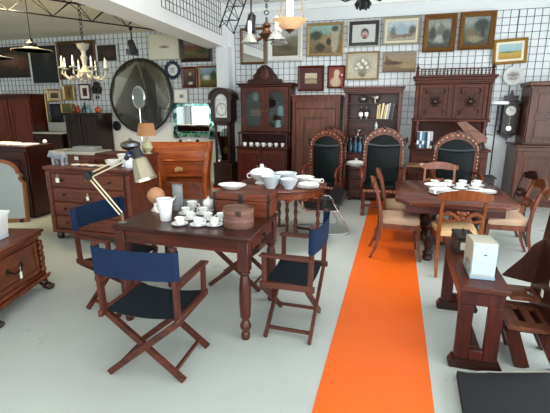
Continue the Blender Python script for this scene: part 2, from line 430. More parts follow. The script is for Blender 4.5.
P(-8.24, -7.1, 2.43, 3.32, .07, plain('5a3f22', .4, .4, var=.3, scale=30), paint([(0, '1b1310'), (.5, '2c211b'), (1, '231c18')], .38, [(-.1, .1, .3, .18, '41322a', .6)], 5, .15, seed=3), 'dark painting in brown gilt frame directly behind the white chandelier')
P(-7.07, -6.48, 2.81, 3.21, .02, FW, paint([(0, '1e1511'), (.6, '39271e'), (1, '2a1e19')], .18, [(.05, 0, .12, .06, '4d3828', .5)], 9, .08, seed=4), 'small dark brown landscape in thin pale frame right of the white chandelier')
P(-8.71, -8.27, 1.88, 2.2, .045, GOLDP, paint([(0, '2a2014'), (.5, '5a4526'), (1, '6d5836')], .08, [], 12, .05, seed=5), 'small wide gold framed picture with pale mount above the dark portrait', mount=.05, mmat=plain('c9b995', .7))
P(-8.19, -7.85, 1.92, 2.29, .04, GOLDP, paint([(0, '7a6330'), (.5, '8f7a42'), (1, '6b5a34')], .14, [(0, 0, .05, .09, '4c3d22', .5)], 14, .05, seed=6), 'small upright gold framed picture between two other small frames')
P(-7.70, -7.37, 1.92, 2.31, .035, FB, paint([(0, '4d2616'), (1, '7a4426')], .1, [(0, .02, .04, .06, '2c1710', .5)], 14, .03, seed=7), 'small brown portrait print with wide white mount in dark frame', mount=.06)
P(-9.13, -8.76, 1.36, 2.08, .05, GOLDP, paint([(0, '1e1714'), (.5, '3a2a22'), (1, '261d18')], .3, [(0, .1, .06, .12, '6b4a3c', .6)], 8, .08, seed=8), 'tall narrow gilt framed figure painting beside the tall left wardrobe')
P(-8.69, -8.31, 1.36, 1.83, .035, FD, paint([(0, '15161a'), (.5, '20222a'), (1, '17181c')], .2, [(0, .05, .08, .12, '3d3a44', .6)], 8, .06, seed=9), 'small black framed dark portrait below the wide gold framed picture')
P(-8.31, -7.98, 1.6, 1.84, .03, GOLDP, paint([(0, '4d5a2c'), (1, '7a7440')], .1, [], 12, .05, seed=10), 'small olive green picture in gold frame partly behind the bottles')
# drawing on a big pale sheet
P(-5.60, -4.84, 2.81, 3.37, .012, plain('d5d2bf', .6), paint([(0, 'c8bf9e'), (1, 'cfc6a4')], .12, [(0, 0, .06, .05, '9a8a6a', .5)], 16, .05, seed=11), 'small sketch on a big cream mount under the beam', cat='drawing', mount=.24, mmat=plain('d9d7c2', .75, var=.03))
P(-4.80, -4.03, 2.74, 3.3, .075, plain('2a1a14', .4, .1), paint([(0, '4a3524'), (.3, '5c5a34'), (.6, '4a4a30'), (.8, '7d8276'), (1, '8a8f86')], .2, [(-.1, .02, .2, .05, '6a3c2a', .5), (.15, -.05, .15, .05, '33361f', .5)], 9, .1, seed=12), 'dark framed green field landscape beside the beam end')
P(-4.81, -4.41, 2.18, 2.64, .05, wood('4a1c10', '7a3a22', scale=2), paint([(0, '33241c'), (.5, '57443a'), (1, '6b574a')], .17, [(.02, -.04, .07, .1, '3a2a26', .4), (.02, .07, .03, .035, 'b99a80', .4), (.02, -.13, .05, .03, 'd8d4cc', .5)], 12, .05, seed=13), 'small portrait in reddish wooden frame right of the blue rimmed plate')
P(-4.38, -3.89, 2.19, 2.65, .04, GOLD, paint([(0, '5a4a20'), (.3, '6f6a34'), (.55, '5b6e58'), (.75, '7f9bb0'), (1, '8ea6b8')], .19, [(-.05, -.02, .08, .05, 'c9d3d8', .6), (.12, .02, .06, .1, '3e4a26', .5)], 10, .08, seed=14), 'gold framed landscape with blue sky and trees left of the column')
P(-5.02, -4.67, 1.84, 2.15, .012, plain('c8cfcf', .5), paint([(0, 'b9c6c2'), (1, 'd3dad6')], .05, [(0, 0, .03, .03, '6f8a86', .4)], 20, .03, seed=15), 'small blue-grey sketch on white mount above the etched mirror', cat='drawing', mount=.1)
P(-2.73, -1.97, 2.70, 3.43, .10, FW, paint([(0, '5d543c'), (.35, '6f6a52'), (.6, '7e8076'), (.8, 'b4b9b4'), (1, 'c3c7c2')], .26, [(-.16, 0, .14, .1, '5a5c50', .5), (.1, -.08, .2, .07, '4e4730', .5), (.2, .02, .1, .1, '7a755e', .5)], 8, .12, seed=16), 'grey hillside landscape in wide white frame behind the hanging lamps')
P(-1.88, -1.13, 2.77, 3.41, .055, FT, paint([(0, '6a5a38'), (.3, '86754a'), (.55, '7d7c60'), (.72, '86a89e'), (1, '9dbdb4')], .27, [(-.18, .08, .12, .08, '3e4a3a', .4), (.02, -.02, .12, .1, 'a08a5e', .4), (.2, -.02, .07, .22, 'b5aa90', .35), (.2, .2, .06, .05, '4a4a3c', .5), (-.1, -.15, .1, .07, '3c3824', .4), (.08, -.05, .05, .07, '3a3a34', .4)], 9, .05, seed=17), 'town scene with pale green sky in cream frame, left of the black framed face')
P(-1.04, -.42, 2.92, 3.42, .02, FW, paint([(0, 'cfd3ce'), (1, 'd8dbd6')], .16, [(.02, .0, .075, .09, '3a3433', .2), (.02, -.02, .058, .06, 'c9a4a0', .25), (.02, -.045, .03, .014, '8a4a48', .4), (.02, -.085, .04, .016, '4a3c38', .4)], 14, .015, seed=18), 'pale drawing of a dark haired face inside a wide black band', cat='drawing', mount=.065, mmat=FBLACK)
P(-1.05, -.40, 2.29, 2.83, .03, FT, paint([(0, 'b9b29c'), (.5, 'c6c1ae'), (1, 'b4ad98')], .24, [(0, -.14, .07, .07, '6a6450', .4), (0, 0, .15, .12, '8a8a78', .5), (-.08, .03, .035, .03, 'e8e6da', .4), (.06, .05, .035, .03, 'e8e6da', .4), (0, .1, .03, .03, 'e8e6da', .4), (.1, -.03, .03, .03, 'e3e0d4', .4), (-.03, -.03, .035, .03, 'e8e6da', .4), (-.12, -.05, .03, .025, 'e3e0d4', .4)], 14, .04, seed=19), 'pale still life of white flowers in a vase, above the bookcase')
P(-2.06, -1.50, 2.08, 2.59, .045, FB, paint([(0, '8d8266'), (.3, 'a89c7c'), (.45, '7c7058'), (.55, 'c6ba9a'), (1, 'd6cbae')], .12, [], 12, .03, seed=20), 'sepia photograph in dark red mount and brown frame above the wardrobe', cat='photograph', mount=.105, mmat=plain('43130f', .6))
P(-1.43, -1.07, 2.13, 2.58, .03, FB, paint([(0, '7a1f18'), (.5, '8c2a1e'), (1, '7d231b')], .2, [(-.01, -.1, .1, .09, 'c9b394', .25), (.0, .0, .05, .1, 'cbb596', .25), (.01, .08, .055, .06, 'd0bb9e', .25), (.12, .04, .02, .015, 'e9e2d2', .3)], 12, .015, seed=21), 'small picture of a cream bust on red ground in wooden frame')
P(-.36, .33, 2.93, 3.44, .04, FGREY, paint([(0, 'a8a08e'), (.35, 'b7b3a4'), (.5, '9fb0b4'), (.75, 'b8c8d0'), (1, 'c9d2d2')], .17, [(-.15, -.02, .05, .1, '6f7a70', .5), (.2, 0, .06, .08, '5f5b50', .5), (0, .02, .1, .1, '9db4be', .5), (.08, -.09, .12, .03, '7a6658', .5), (-.12, -.1, .1, .03, '8a7a68', .5)], 12, .07, seed=22), 'pale blue street watercolour in grey frame above the boat painting', cat='watercolour', mount=.035, mmat=plain('d8cfb4', .7))
t = tag(MB().box(-.315, .315, -.03, 0, -.185, .185, bev=.003).done('canvas_painting', paint([(0, '6a5434'), (.35, '8a7248'), (.6, '9a8866'), (1, '8e8470')], .185, [(-.12, -.02, .16, .035, '4a301a', .3), (-.2, .02, .05, .03, '6a4020', .4), (-.24, .04, .015, .09, '5a4228', .4), (.15, -.08, .15, .04, 'a08c60', .5)], 10, .04, seed=23), loc=(-.015, 8.8, 2.615)), 'unframed brown painting of a beached boat below the watercolour', 'painting', 'pictures on the back wall')
P(.39, .97, 2.77, 3.44, .085, GOLD, paint([(0, '33352a'), (.35, '4d5140'), (.55, '6d7468'), (.8, '9fa49a'), (1, '8c9088')], .25, [(.03, .06, .05, .1, '6a6e66', .4), (0, -.1, .14, .06, 'a3aaa4', .5), (.12, -.05, .06, .1, '3a4030', .5), (-.12, 0, .05, .13, '3c4436', .5)], 10, .07, seed=24), 'heavy gilt framed landscape with stream and tower, left one of the matching pair', deep=.07)
P(1.02, 1.63, 2.79, 3.45, .085, GOLD, paint([(0, '3a3626'), (.35, '55563f'), (.55, '5f6a5c'), (.8, '97a09a'), (1, '8a948e')], .25, [(.08, .1, .12, .1, '2c3a2c', .4), (.1, -.02, .03, .18, '33301f', .4), (-.1, -.06, .06, .09, '77604a', .5), (-.03, -.14, .12, .05, '8a8468', .5)], 10, .07, seed=25), 'heavy gilt framed landscape with big tree, right one of the matching pair', deep=.07)
P(1.64, 2.20, 2.52, 2.96, .05, plain('a8823c', .4, .5, var=.25, scale=40), paint([(0, 'b08c30'), (.35, 'c9a640'), (.48, '9a9a48'), (.55, '9fc0c4'), (1, 'a9cad0')], .12, [(-.05, -.01, .1, .015, '6f7a3c', .4)], 12, .03, seed=26), 'yellow field landscape with pale mount in gold frame, right of the gilt pair', mount=.04, mmat=plain('e4dcc2', .7), ry=-3)
# framed mirror on the wall
t = thing('framed_mirror', 'upright brown framed mirror hung behind the glass bell chandelier', 'mirror', (-3.055, 8.79, 3.02), 0)
f = MB(); seq = [[Vector((px, yy, pz)) for px, pz in rect(.285, .37, d)] for d, yy in ((0, 0), (0, -.03), (-.025, -.05), (-.05, -.03), (-.05, 0))]; seq.append(seq[0]); f.loft(seq, cap=False); f.done('frame', plain('6a4a28', .4, .3, var=.3), t)
MB().box(-.236, .236, -.012, 0, -.321, .321, bev=0).done('mirror_glass', MIRROR, t)

# plates hung on the wall
def wall_plate(x, z, r, rim, mid, label):
    t = thing('wall_plate', label, 'plate', (x, 8.795, z), 0, 'plates on the wall')
    pr = MB(); pr.lathe([(.01, 0), (r*.6, 0), (r, -.025), (r, -.032), (r*.62, -.012), (r*.58, -.009)], (0, 0, 0), 28, 'y'); pr.done('rim', rim, t)
    MB().lathe([(.001, -.004), (r*.62, -.004), (r*.62, -.012), (.001, -.012)], (0, 0, 0), 24, 'y').done('well', mid, t)
    return t
def ringpaint(hbg, hfg, seed):
    return paint([(0, hbg), (1, hbg)], .3, [(0, .02, .1, .04, hfg, .6), (0, -.05, .08, .015, hfg, .6)], 18, .1, seed=seed, rough=.2)
t = wall_plate(-5.03, 2.58, .2, plain('22354a', .2, var=.5, scale=30), plain('d7dcdc', .2), 'white plate with dark blue scalloped rim left of the red framed portrait')
g = MB()
for z, w_ in ((.035, .13), (0, .09), (-.04, .15)):
    for k in range(int(w_/.022)):
        x = -w_/2+k*.022; g.box(x, x+.012, -.0155, -.0118, z-.011, z+.011, bev=0)
g.done('lettering', plain('39485c', .4), t)
b = MB()
for k in range(14):
    a = 2*PI*k/14; b.sph((.185*math.cos(a), -.03, .185*math.sin(a)), .034, (1, .25, 1), 8, 5)
b.done('scallops', plain('1b2c3e', .2, var=.4), t)
t = wall_plate(2.03, 2.31, .17, plain('cfd0cc', .25, var=.1, scale=30), ringpaint('c9c8c2', '7d7a76', 31), 'round grey and white transfer plate above the carved wall clock')
# carved cuckoo-style bracket
t = thing('carved_wall_bracket', 'small dark carved wooden wall ornament with hanging weights beside the round mirror', 'wall ornament', (-7.16, 8.8, 2.17), 0)
b = MB(); b.prism([(-.1, -.1), (.1, -.1), (.13, .04), (.05, .12), (.07, .16), (0, .2), (-.07, .16), (-.05, .12), (-.13, .04)], -.07, 0); b.sph((0, -.07, 0), .045); b.done('body', W_BLACK, t)
for x in (-.03, .04):
    b = MB(); b.cyl((x, -.04, -.1), (x, -.04, -.17), .004); b.sph((x, -.04, -.19), .022, (1, 1, 2)); b.done('weight', IRON, t)
o = MB().lathe([(.001, 0), (.11, 0), (.12, -.02), (.085, -.03), (.075, -.018), (.02, -.018), (.001, -.03)], (0, 0, 0), 24, 'y').done('wall_plaque', plain('1c1b1d', .4, .3, var=.4, scale=30), loc=(-6.70, 8.82, 1.29))
tag(o, 'round black relief plaque on white wall left of the round mirror', 'plaque')
# ------------------------------------------------ case furniture (local: front faces -y, origin floor, centre of the footprint)
def panel_door(w, h, st=.07, t=.024, raised=True, carve=None):
    """framed door standing in x-z, front at y=-t, centred on x, from z=0"""
    b = MB()
    b.box(-w/2, -w/2+st, -t, 0, 0, h, .004); b.box(w/2-st, w/2, -t, 0, 0, h, .004)
    b.box(-w/2+st, w/2-st, -t, 0, 0, st, .004); b.box(-w/2+st, w/2-st, -t, 0, h-st, h, .004)
    b.box(-w/2+st, w/2-st, -t*.35, 0, st, h-st, 0)
    if raised: b.box(-w/2+st+.035, w/2-st-.035, -t*.85, -t*.3, st+.035, h-st-.035, .012)
    return b
def cornice(b, w, d, z, out=.05, h=.09):
    for k, (o, zz) in enumerate(((out*.3, 0), (out*.65, .35), (out, .7))):
        b.box(-w/2-o, w/2+o, -d/2-o, d/2, z+h*zz, z+h*(zz+(.35 if k < 2 else .3)), .006)
    return b
def put(o, x, y, z): o.location = (x, y, z); return o
def knob(parent, x, y, z, mat=BRASS, r=.014, name='knob'):
    b = MB(); b.lathe([(r*.5, 0), (r*.4, -r), (r, -r*1.5), (r*.9, -r*2.3), (.001, -r*2.6)], (x, y, z), 10, 'y'); return b.done(name, mat, parent)
def paper_tag(parent, x, y, z, w=.03, h=.045):
    b = MB(); b.box(x-w/2, x+w/2, y-.003, y, z-h, z, 0); b.tube([(x, y-.001, z), (x+.004, y-.001, z+h*.9)], .0015, 4); return b.done('price_tag', PAPER, parent)

# tall wardrobe far left
t = thing('tall_wardrobe', 'tall red-brown two door wardrobe at the far left, against the wire grid wall', 'wardrobe', (-9.5, 8.54, 0))
b = MB(); b.box(-.7, .7, -.24, .26, .08, 1.98); b.box(-.72, .72, -.26, .26, 0, .1); cornice(b, 1.4, .48, 1.97, .03, .1); b.done('body', wood('3c160d', '6a2c1a', axis=2), t)
for x in (-.345, .345):
    d = put(panel_door(.66, 1.78, .09).done('door', wood('5a2112', '8f4224', axis=2), t), x, -.24, .14); knob(d, .26*(1 if x < 0 else -1), -.024, .85)
# washstand with marble
t = thing('washstand', 'dark washstand with white marble top and splashback between two wardrobes', 'washstand', (-8.33, 8.5, 0))
b = MB(); b.box(-.43, .43, -.25, .27, .06, 1.1); b.box(-.45, .45, -.27, .27, 0, .07); b.done('body', W_DARK, t)
MB().box(-.45, .45, -.28, .27, 1.1, 1.135, .006).done('marble_top', plain('d2d3ca', .25, var=.12, scale=6), t)
MB().box(-.43, .43, .22, .25, 1.136, 1.36, .006).done('splashback', plain('c6c8c0', .3, var=.12, scale=6), t)
for x in (-.21, .21): d = put(panel_door(.4, .9).done('door', W_DARK, t), x, -.25, .12); knob(d, -.15*(1 if x > 0 else -1), -.024, .45)
# dark cabinet
t = thing('dark_cabinet', 'very dark almost black cabinet with bottles and figurines on top', 'cabinet', (-7.30, 8.53, 0))
b = MB(); b.box(-.48, .48, -.24, .26, .06, 1.55); b.box(-.50, .50, -.26, .26, 0, .08); b.box(-.51, .51, -.28, .27, 1.55, 1.61, .01); b.done('body', W_BLACK, t)
for x in (-.235, .235): d = put(panel_door(.45, 1.4, .09).done('door', W_BLACK, t), x, -.24, .11); knob(d, -.18*(1 if x > 0 else -1), -.024, .7)
def lathe_thing(name, prof, mat, label, cat, loc, group=None, n=16, parts=()):
    t = thing(name, label, cat, loc, 0, group); MB().lathe(prof, (0, 0, 0), n).done('body', mat, t)
    for pn, pp, pm in parts: MB().lathe(pp, (0, 0, 0), n).done(pn, pm, t)
    return t
VASE = [(.001, 0), (.05, 0), (.055, .01), (.075, .07), (.06, .13), (.03, .17), (.04, .21), (.035, .21), (.001, .16)]
G = 'ornaments on the dark cabinet'
lathe_thing('vase', VASE, plain('7a4a22', .4), 'brown pottery vase, first from the left on the dark cabinet', 'vase', (-7.62, 8.45, 1.61), G)
lathe_thing('vase', [(r*.8, z*.8) for r, z in VASE], plain('a3352a', .3), 'small red vase beside the brown one on the dark cabinet', 'vase', (-7.47, 8.42, 1.61), G)
lathe_thing('bottle', [(.001, 0), (.05, 0), (.055, .12), (.02, .17), (.018, .24), (.001, .24)], plain('1c4a3a', .15, coat=.4), 'dark green glass bottle on the dark cabinet', 'bottle', (-7.31, 8.45, 1.61), G, parts=[('stopper', [(.02, .24), (.025, .26), (.001, .28)], plain('a9bdb3', .2))])
lathe_thing('bottle', [(.001, 0), (.045, 0), (.05, .1), (.018, .14), (.018, .2), (.001, .2)], plain('6f9aa0', .15, coat=.4), 'pale blue-green bottle next to the dark green one', 'bottle', (-7.18, 8.42, 1.61), G, parts=[('stopper', [(.02, .2), (.022, .215), (.001, .23)], plain('c5d5d5', .2))])
lathe_thing('vase', [(r*.75, z*.85) for r, z in VASE], plain('c2cdbf', .2), 'small white figurine vase on the dark cabinet', 'vase', (-7.04, 8.46, 1.61), G)
o = MB().sph((0, 0, .07), .075, (1, 1, .95), 16, 10).lathe([(.03, .13), (.032, .15), (.02, .155), (.001, .14)], (0, 0, 0), 12).done('round_jar', plain('b4562c', .3), loc=(-6.89, 8.42, 0)); o.location.z = 1.61
tag(o, 'round orange earthenware jar at the right end of the dark cabinet', 'jar', G)

# reddish sideboard with papers, left
t = thing('low_cupboard', 'dark red low cupboard behind the arched mirror, papers on its top', 'cupboard', (-6.46, 5.24, 0), 0)
b = MB(); b.box(-.98, .98, -.26, .26, .05, 1.12); b.box(-.96, .96, -.24, .26, 0, .05); b.box(-1.0, 1.0, -.29, .28, 1.12, 1.16, .008); b.done('body', wood('290d0b', '4a1714', axis=2), t)
for x in (-.49, .49): d = put(panel_door(.93, .98, .1).done('door', wood('2b0d0b', '4e1815', axis=2), t), x, -.26, .09); knob(d, -.38*(1 if x > 0 else -1), -.024, .5)
for i, (x, y, w_, rz) in enumerate(((-6.65, 5.15, .5, 5), (-6.1, 5.16, .42, -4), (-5.68, 5.17, .28, 3))):
    o = MB().box(-w_/2, w_/2, -.13, .13, 0, .018+.012*(i == 1), .003).done('paper_stack', PAPER, loc=(x, y, 1.16)); o.rotation_euler.z = R(rz)
    tag(o, ['wide flat pile of white papers at the picture edge on the red cupboard', 'thicker middle pile of white papers on the red cupboard', 'narrow pile of white papers at the right end of the red cupboard'][i], 'papers', 'paper piles on the red cupboard')
o = MB().sph((0, 0, .035), .035, n=14).done('white_ball', PORC, loc=(-5.55, 5.42, 1.16)); tag(o, 'small white ball at the back right corner of the red cupboard', 'ball')

# arched mirror leaning against it
t = thing('arched_mirror', 'gilt framed mirror with arched shaped top leaning on the dark red cupboard', 'mirror', (-5.80, 4.66, 0), 24)
t.rotation_euler = (R(-6), 0, R(24))
def arch(hw, h, d, n=14):
    pts = [(-hw-d, 0-d), (hw+d, 0-d), (hw+d, h*.62)]
    pts += [(hw+d-.06*(hw+d)/.4*math.sin(PI*k/6)*1.0, h*.62+(h*.15)*k/6) for k in range(1, 6)]
    for k in range(n+1):
        a = PI*k/n; pts.append(((hw*.80+d)*math.cos(a), h*.78+(h*.22+d)*math.sin(a)))
    pts += [(-(hw+d)+.06*(hw+d)/.4*math.sin(PI*k/6), h*.62+(h*.15)*k/6) for k in range(5, 0, -1)]
    pts.append((-hw-d, h*.62)); return pts
b = MB(); b.ringprism(arch(.4, .98, 0), arch(.4, .98, -.05), -.04, 0); b.ringprism(arch(.4, .98, -.012), arch(.4, .98, -.032), -.055, -.038); b.done('frame', plain('8a5630', .4, .2, var=.3, scale=20), t)
MB().prism(arch(.4, .98, -.04), -.02, 0).done('mirror_glass', MIRROR, t)
for x in (-.3, .3): MB().box(x-.03, x+.03, -.06, .02, -.02, .05, .006).done('foot', W_DARK, t)

# grandfather clock
t = thing('longcase_clock', 'dark longcase clock with silver dial standing before the white column', 'clock', (-3.60, 8.38, 0)); t.scale = (.86, 1, 1)
TR = W_DARK
b = MB(); b.box(-.25, .25, -.19, .19, .06, .52, .01); b.box(-.27, .27, -.21, .2, 0, .08, .01); b.box(-.26, .26, -.2, .19, .5, .55, .012); b.done('base', TR, t)
b = MB(); b.box(-.2, -.14, -.16, .16, .54, 1.42); b.box(.14, .2, -.16, .16, .54, 1.42); b.box(-.2, .2, .12, .16, .54, 1.42); b.box(-.2, .2, -.16, -.1, .54, .6); b.box(-.2, .2, -.16, -.1, 1.36, 1.42); b.box(-.22, .22, -.18, .16, 1.4, 1.45, .012); b.done('trunk', TR, t)
MB().box(-.14, .14, -.145, -.14, .6, 1.36, 0).done('trunk_glass', glass('d8e0e0', .02, .06), t)
MB().box(-.139, .139, .1, .118, .56, 1.38, 0).done('trunk_back', W_BLACK, t)
def hoodpts(w, z0, z1, rise, n=10): return [(-w, z0), (w, z0), (w, z1)]+[(w*math.cos(PI*k/n), z1+rise*math.sin(PI*k/n)) for k in range(1, n)]+[(-w, z1)]
b = MB(); b.ringprism(hoodpts(.27, 1.45, 1.93, .19), hoodpts(.17, 1.53, 1.87, .15), -.2, -.14); b.prism(hoodpts(.25, 1.45, 1.93, .16), -.14, .18)
b.ringprism(hoodpts(.31, 1.9, 1.95, .2), hoodpts(.26, 1.9, 1.95, .16), -.23, .18); b.done('hood', TR, t)
MB().prism(hoodpts(.172, 1.53, 1.87, .152), -.15, -.142).done('dial', plain('c9cdc8', .3, .3, var=.2, scale=25), t)
b = MB(); b.torus((0, -.152, 1.7), .13, .006, 'y', 32, 6)
for k in range(12):
    a = PI*k/6; b.box(.105*math.sin(a)-.004, .105*math.sin(a)+.004, -.155, -.15, 1.7+.105*math.cos(a)-.015, 1.7+.105*math.cos(a)+.015, 0, (0, a, 0))
b.bar((0, -.156, 1.7), (.05, -.156, 1.75), .008, .003, (0, 1, 0)); b.bar((0, -.156, 1.7), (-.02, -.156, 1.8), .006, .003, (0, 1, 0)); b.done('hands', IRON, t)
for x in (-.07, 0, .07):
    b = MB(); b.cyl((x, -.085, 1.13), (x, -.085, 1.34), .022, n=12); b.cyl((x, -.085, 1.34), (x, -.085, 1.4), .003, n=4); b.done('weight', plain('e6e0d0', .3, .1), t)
b = MB(); b.cyl((.02, -.03, .86), (.02, -.03, 1.4), .006, n=6); b.lathe([(.001, .02), (.07, .02), (.075, .0), (.001, -.02)], (.02, -.03, .82), 20, 'y'); b.done('pendulum', BRASS, t)
paper_tag(t, -.1, -.162, .62, .05, .04)

# glazed display cabinet
t = thing('display_cabinet', 'dark red cabinet with arched crest and two glazed octagonal doors', 'display cabinet', (-2.66, 8.5, 0))
WD = wood('2c110d', '55241a', axis=2)
b = MB(); b.box(-.55, .55, -.4, .28, .08, .9); b.box(-.57, .57, -.42, .28, 0, .09); b.box(-.58, .58, -.43, .28, .9, .94, .01); b.done('base_unit', WD, t)
for x in (-.27, .27): d = put(panel_door(.5, .72, .08).done('door', W_MAHO, t), x, -.4, .14); knob(d, -.18*(1 if x > 0 else -1), -.024, .4)
b = MB(); b.box(-.55, -.51, -.14, .28, .94, 2.2); b.box(.51, .55, -.14, .28, .94, 2.2); b.box(-.51, .51, .25, .28, .94, 2.2); b.box(-.51, .51, -.14, .25, 1.2, 1.24); b.box(-.51, .51, -.14, .25, 2.16, 2.2)
b.box(-.62, .62, -.2, .28, 2.2, 2.235, .01); b.box(-.59, .59, -.17, .28, 2.16, 2.2, .008)
for s_ in (-1, 1): b.cyl((s_*.52, -.33, .94), (s_*.52, -.33, 1.2), .022, .018, 10)
b.box(-.55, .55, -.36, -.14, 1.2, 1.235, .006); b.done('upper_unit', WD, t)
for z in (1.55, 1.86): MB().box(-.51, .51, -.1, .25, z, z+.018, 0).done('shelf', WD, t)
def octo(hw, z0, z1, c): return [(-hw, z0+c), (-hw+c, z0), (hw-c, z0), (hw, z0+c), (hw, z1-c), (hw-c, z1), (-hw+c, z1), (-hw, z1-c)]
for x in (-.255, .255):
    b = MB(); b.ringprism(octo(.252, .0, .9, .0005), octo(.172, .08, .81, .07), -.03, 0); b.ringprism(octo(.182, .07, .82, .07), octo(.168, .084, .806, .07), -.038, -.03)
    d = put(b.done('door', W_MAHO, t), x, -.14, 1.25)
    MB().prism(octo(.172, .08, .81, .07), -.014, -.009).done('door_glass', glass('dde6e6', .02, .09), d); knob(d, -.22*(1 if x > 0 else -1), -.03, .42, r=.01)
b = MB(); cr = [(-.38, 0), (.38, 0), (.36, .07), (.27, .08), (.25, .15), (.19, .2), (.15, .28), (.06, .34), (0, .36), (-.06, .34), (-.15, .28), (-.19, .2), (-.25, .15), (-.27, .08), (-.36, .07)]
b.prism(cr, -.17, -.1); c2 = b.done('crest', W_DARK, t); c2.location.z = 2.235
b = MB(); b.lathe([(.001, -.2), (.06, -.2), (.1, -.19), (.11, -.17)], (0, 0, .17), 16, 'y', 1, 1.2); 
for s_ in (-1, 1): b.tube([(s_*.12, -.18, .1), (s_*.2, -.18, .13), (s_*.22, -.18, .08), (s_*.28, -.18, .05)], [.025, .03, .022, .015], 8)
b.sph((0, -.18, .31), .035); b.done('crest_carving', W_MAHO, c2)
# things inside and on it
lathe_thing('bowl', [(.001, 0), (.06, 0), (.13, .1), (.12, .1), (.05, .015)], plain('8a2a22', .3), 'deep red bowl behind the left glass door, lowest shelf', 'bowl', (-2.92, 8.53, 1.24))
o = MB().box(-.13, .13, -.08, .08, 0, .14, .01).box(-.135, .135, -.085, .085, .1, .115, .003).done('keepsake_box', plain('a3623a', .4), loc=(-2.9, 8.55, 1.568)); tag(o, 'orange-brown box behind the left glass door, middle shelf', 'box')
lathe_thing('pitcher', [(.001, 0), (.06, 0), (.08, .1), (.05, .2), (.06, .24), (.05, .24), (.04, .2)], PORC, 'white jug behind the right glass door, lowest shelf', 'jug', (-2.42, 8.53, 1.24))
lathe_thing('vase', [(.001, 0), (.07, 0), (.09, .12), (.06, .2), (.05, .2), (.001, .1)], PORCB, 'grey-blue vase behind the right glass door, middle shelf', 'vase', (-2.36, 8.53, 1.568))
lathe_thing('vase', [(.001, 0), (.05, 0), (.08, .1), (.05, .18), (.04, .18), (.001, .1)], plain('b9c4b2', .3), 'pale green vase behind the left glass door, top shelf', 'vase', (-2.93, 8.53, 1.878))

# crockery builders (one thing each)
def cup_mesh(r=.04, h=.055, mat=PORC):
    a = MB().lathe([(.001, 0), (r*.55, 0), (r*.6, .006), (r*.85, h*.5), (r, h), (r*.94, h), (r*.78, h*.5), (r*.5, .012), (.001, .01)], (0, 0, 0), 18)
    return a
def cup(label, loc, rz=0, r=.04, h=.055, mat=PORC, group=None):
    t = thing('cup', label, 'cup', loc, rz, group); cup_mesh(r, h).done('bowl', mat, t)
    MB().torus((r*1.05, 0, h*.52), h*.28, .0045, 'y', 14, 6).done('handle', mat, t); return t
def saucer(label, loc, r=.07, mat=PORC, group=None, h=.016, name='saucer', cat='saucer'):
    o = MB().lathe([(.001, 0), (r*.5, 0), (r*.55, .002), (r, h), (r*.98, h+.003), (r*.5, .006), (.001, .005)], (0, 0, 0), 22).done(name, mat, loc=loc); return tag(o, label, cat, group)
ORD = ['first', 'second', 'third', 'fourth', 'fifth', 'sixth', 'seventh']
c0 = cup('x', (0, 0, 0), -20, .045, .075)
for i in range(7):
    o = c0 if i == 0 else dup(c0, (0, 0, 0)); o.location = (-3.08+.14*i, 8.22, .94); o.rotation_euler.z = R(-30+20*i)
    o['label'] = 'small white cup on the display cabinet counter, %s from the left' % ORD[i]; o['group'] = 'cups on the display cabinet'

# plain wardrobe
t = thing('single_door_wardrobe', 'brown single door wardrobe between the display cabinet and the bookcase', 'wardrobe', (-1.57, 8.53, 0))
WW = wood('42201a', '754434', axis=2)
b = MB(); b.box(-.49, .49, -.25, .27, .1, 1.9); b.box(-.51, .51, -.27, .27, 0, .12, .01); cornice(b, .98, .52, 1.89, .015, .1)
for s_ in (-1, 1): b.box(s_*.47-.06*(s_ > 0), s_*.47+.06*(s_ < 0), -.28, -.25, .12, 1.86, .01)
b.box(-.41, .41, -.27, -.25, 1.72, 1.86, .006); b.box(-.41, .41, -.27, -.25, .12, .3, .006); b.done('body', WW, t)
d = put(panel_door(.8, 1.4, .17).done('door', wood('4b251b', '80503c', axis=2), t), 0, -.25, .31)
b = MB(); b.ringprism(rect(.24, .54), rect(.225, .525), -.032, -.022); o = b.done('moulding', W_MAHO, d); o.location.z = .7
knob(d, -.33, -.024, .7)

# open bookcase
t = thing('open_bookcase', 'dark open bookcase with books and silver, behind the middle high chairs', 'bookcase', (-.46, 8.5, 0))
b = MB(); b.box(-.56, .56, -.27, .28, .08, .84); b.box(-.58, .58, -.29, .28, 0, .1); b.box(-.58, .58, -.29, .28, .84, .875, .008); b.done('base_unit', W_MAHO, t)
b = MB(); b.box(-.54, -.48, -.16, .28, .875, 2.04); b.box(.48, .54, -.16, .28, .875, 2.04); b.box(-.48, .48, .24, .28, .875, 2.04); b.box(-.48, .48, -.16, .24, 2.0, 2.04)
cornice(b, 1.08, .44, 2.03, .05, .1); b.done('upper_unit', W_RED, t); 
for z in (1.155, 1.5, 1.80): MB().box(-.48, .48, -.14, .24, z, z+.022, .002).done('shelf', W_DARK, t)
for x in (-.28, .28): d = put(panel_door(.53, .7, .08).done('door', W_MAHO, t), x, -.27, .12); knob(d, -.2*(1 if x > 0 else -1), -.024, .35)
BK = ['c9b48a', 'c4a878', 'd8c8a0', 'bfa57a', 'e0d4b4', '9aa0a0', '33404e', '5a4632']
BKL = ['tan', 'ochre', 'pale cream', 'light brown', 'ivory', 'grey', 'dark navy', 'brown']
x = -.36
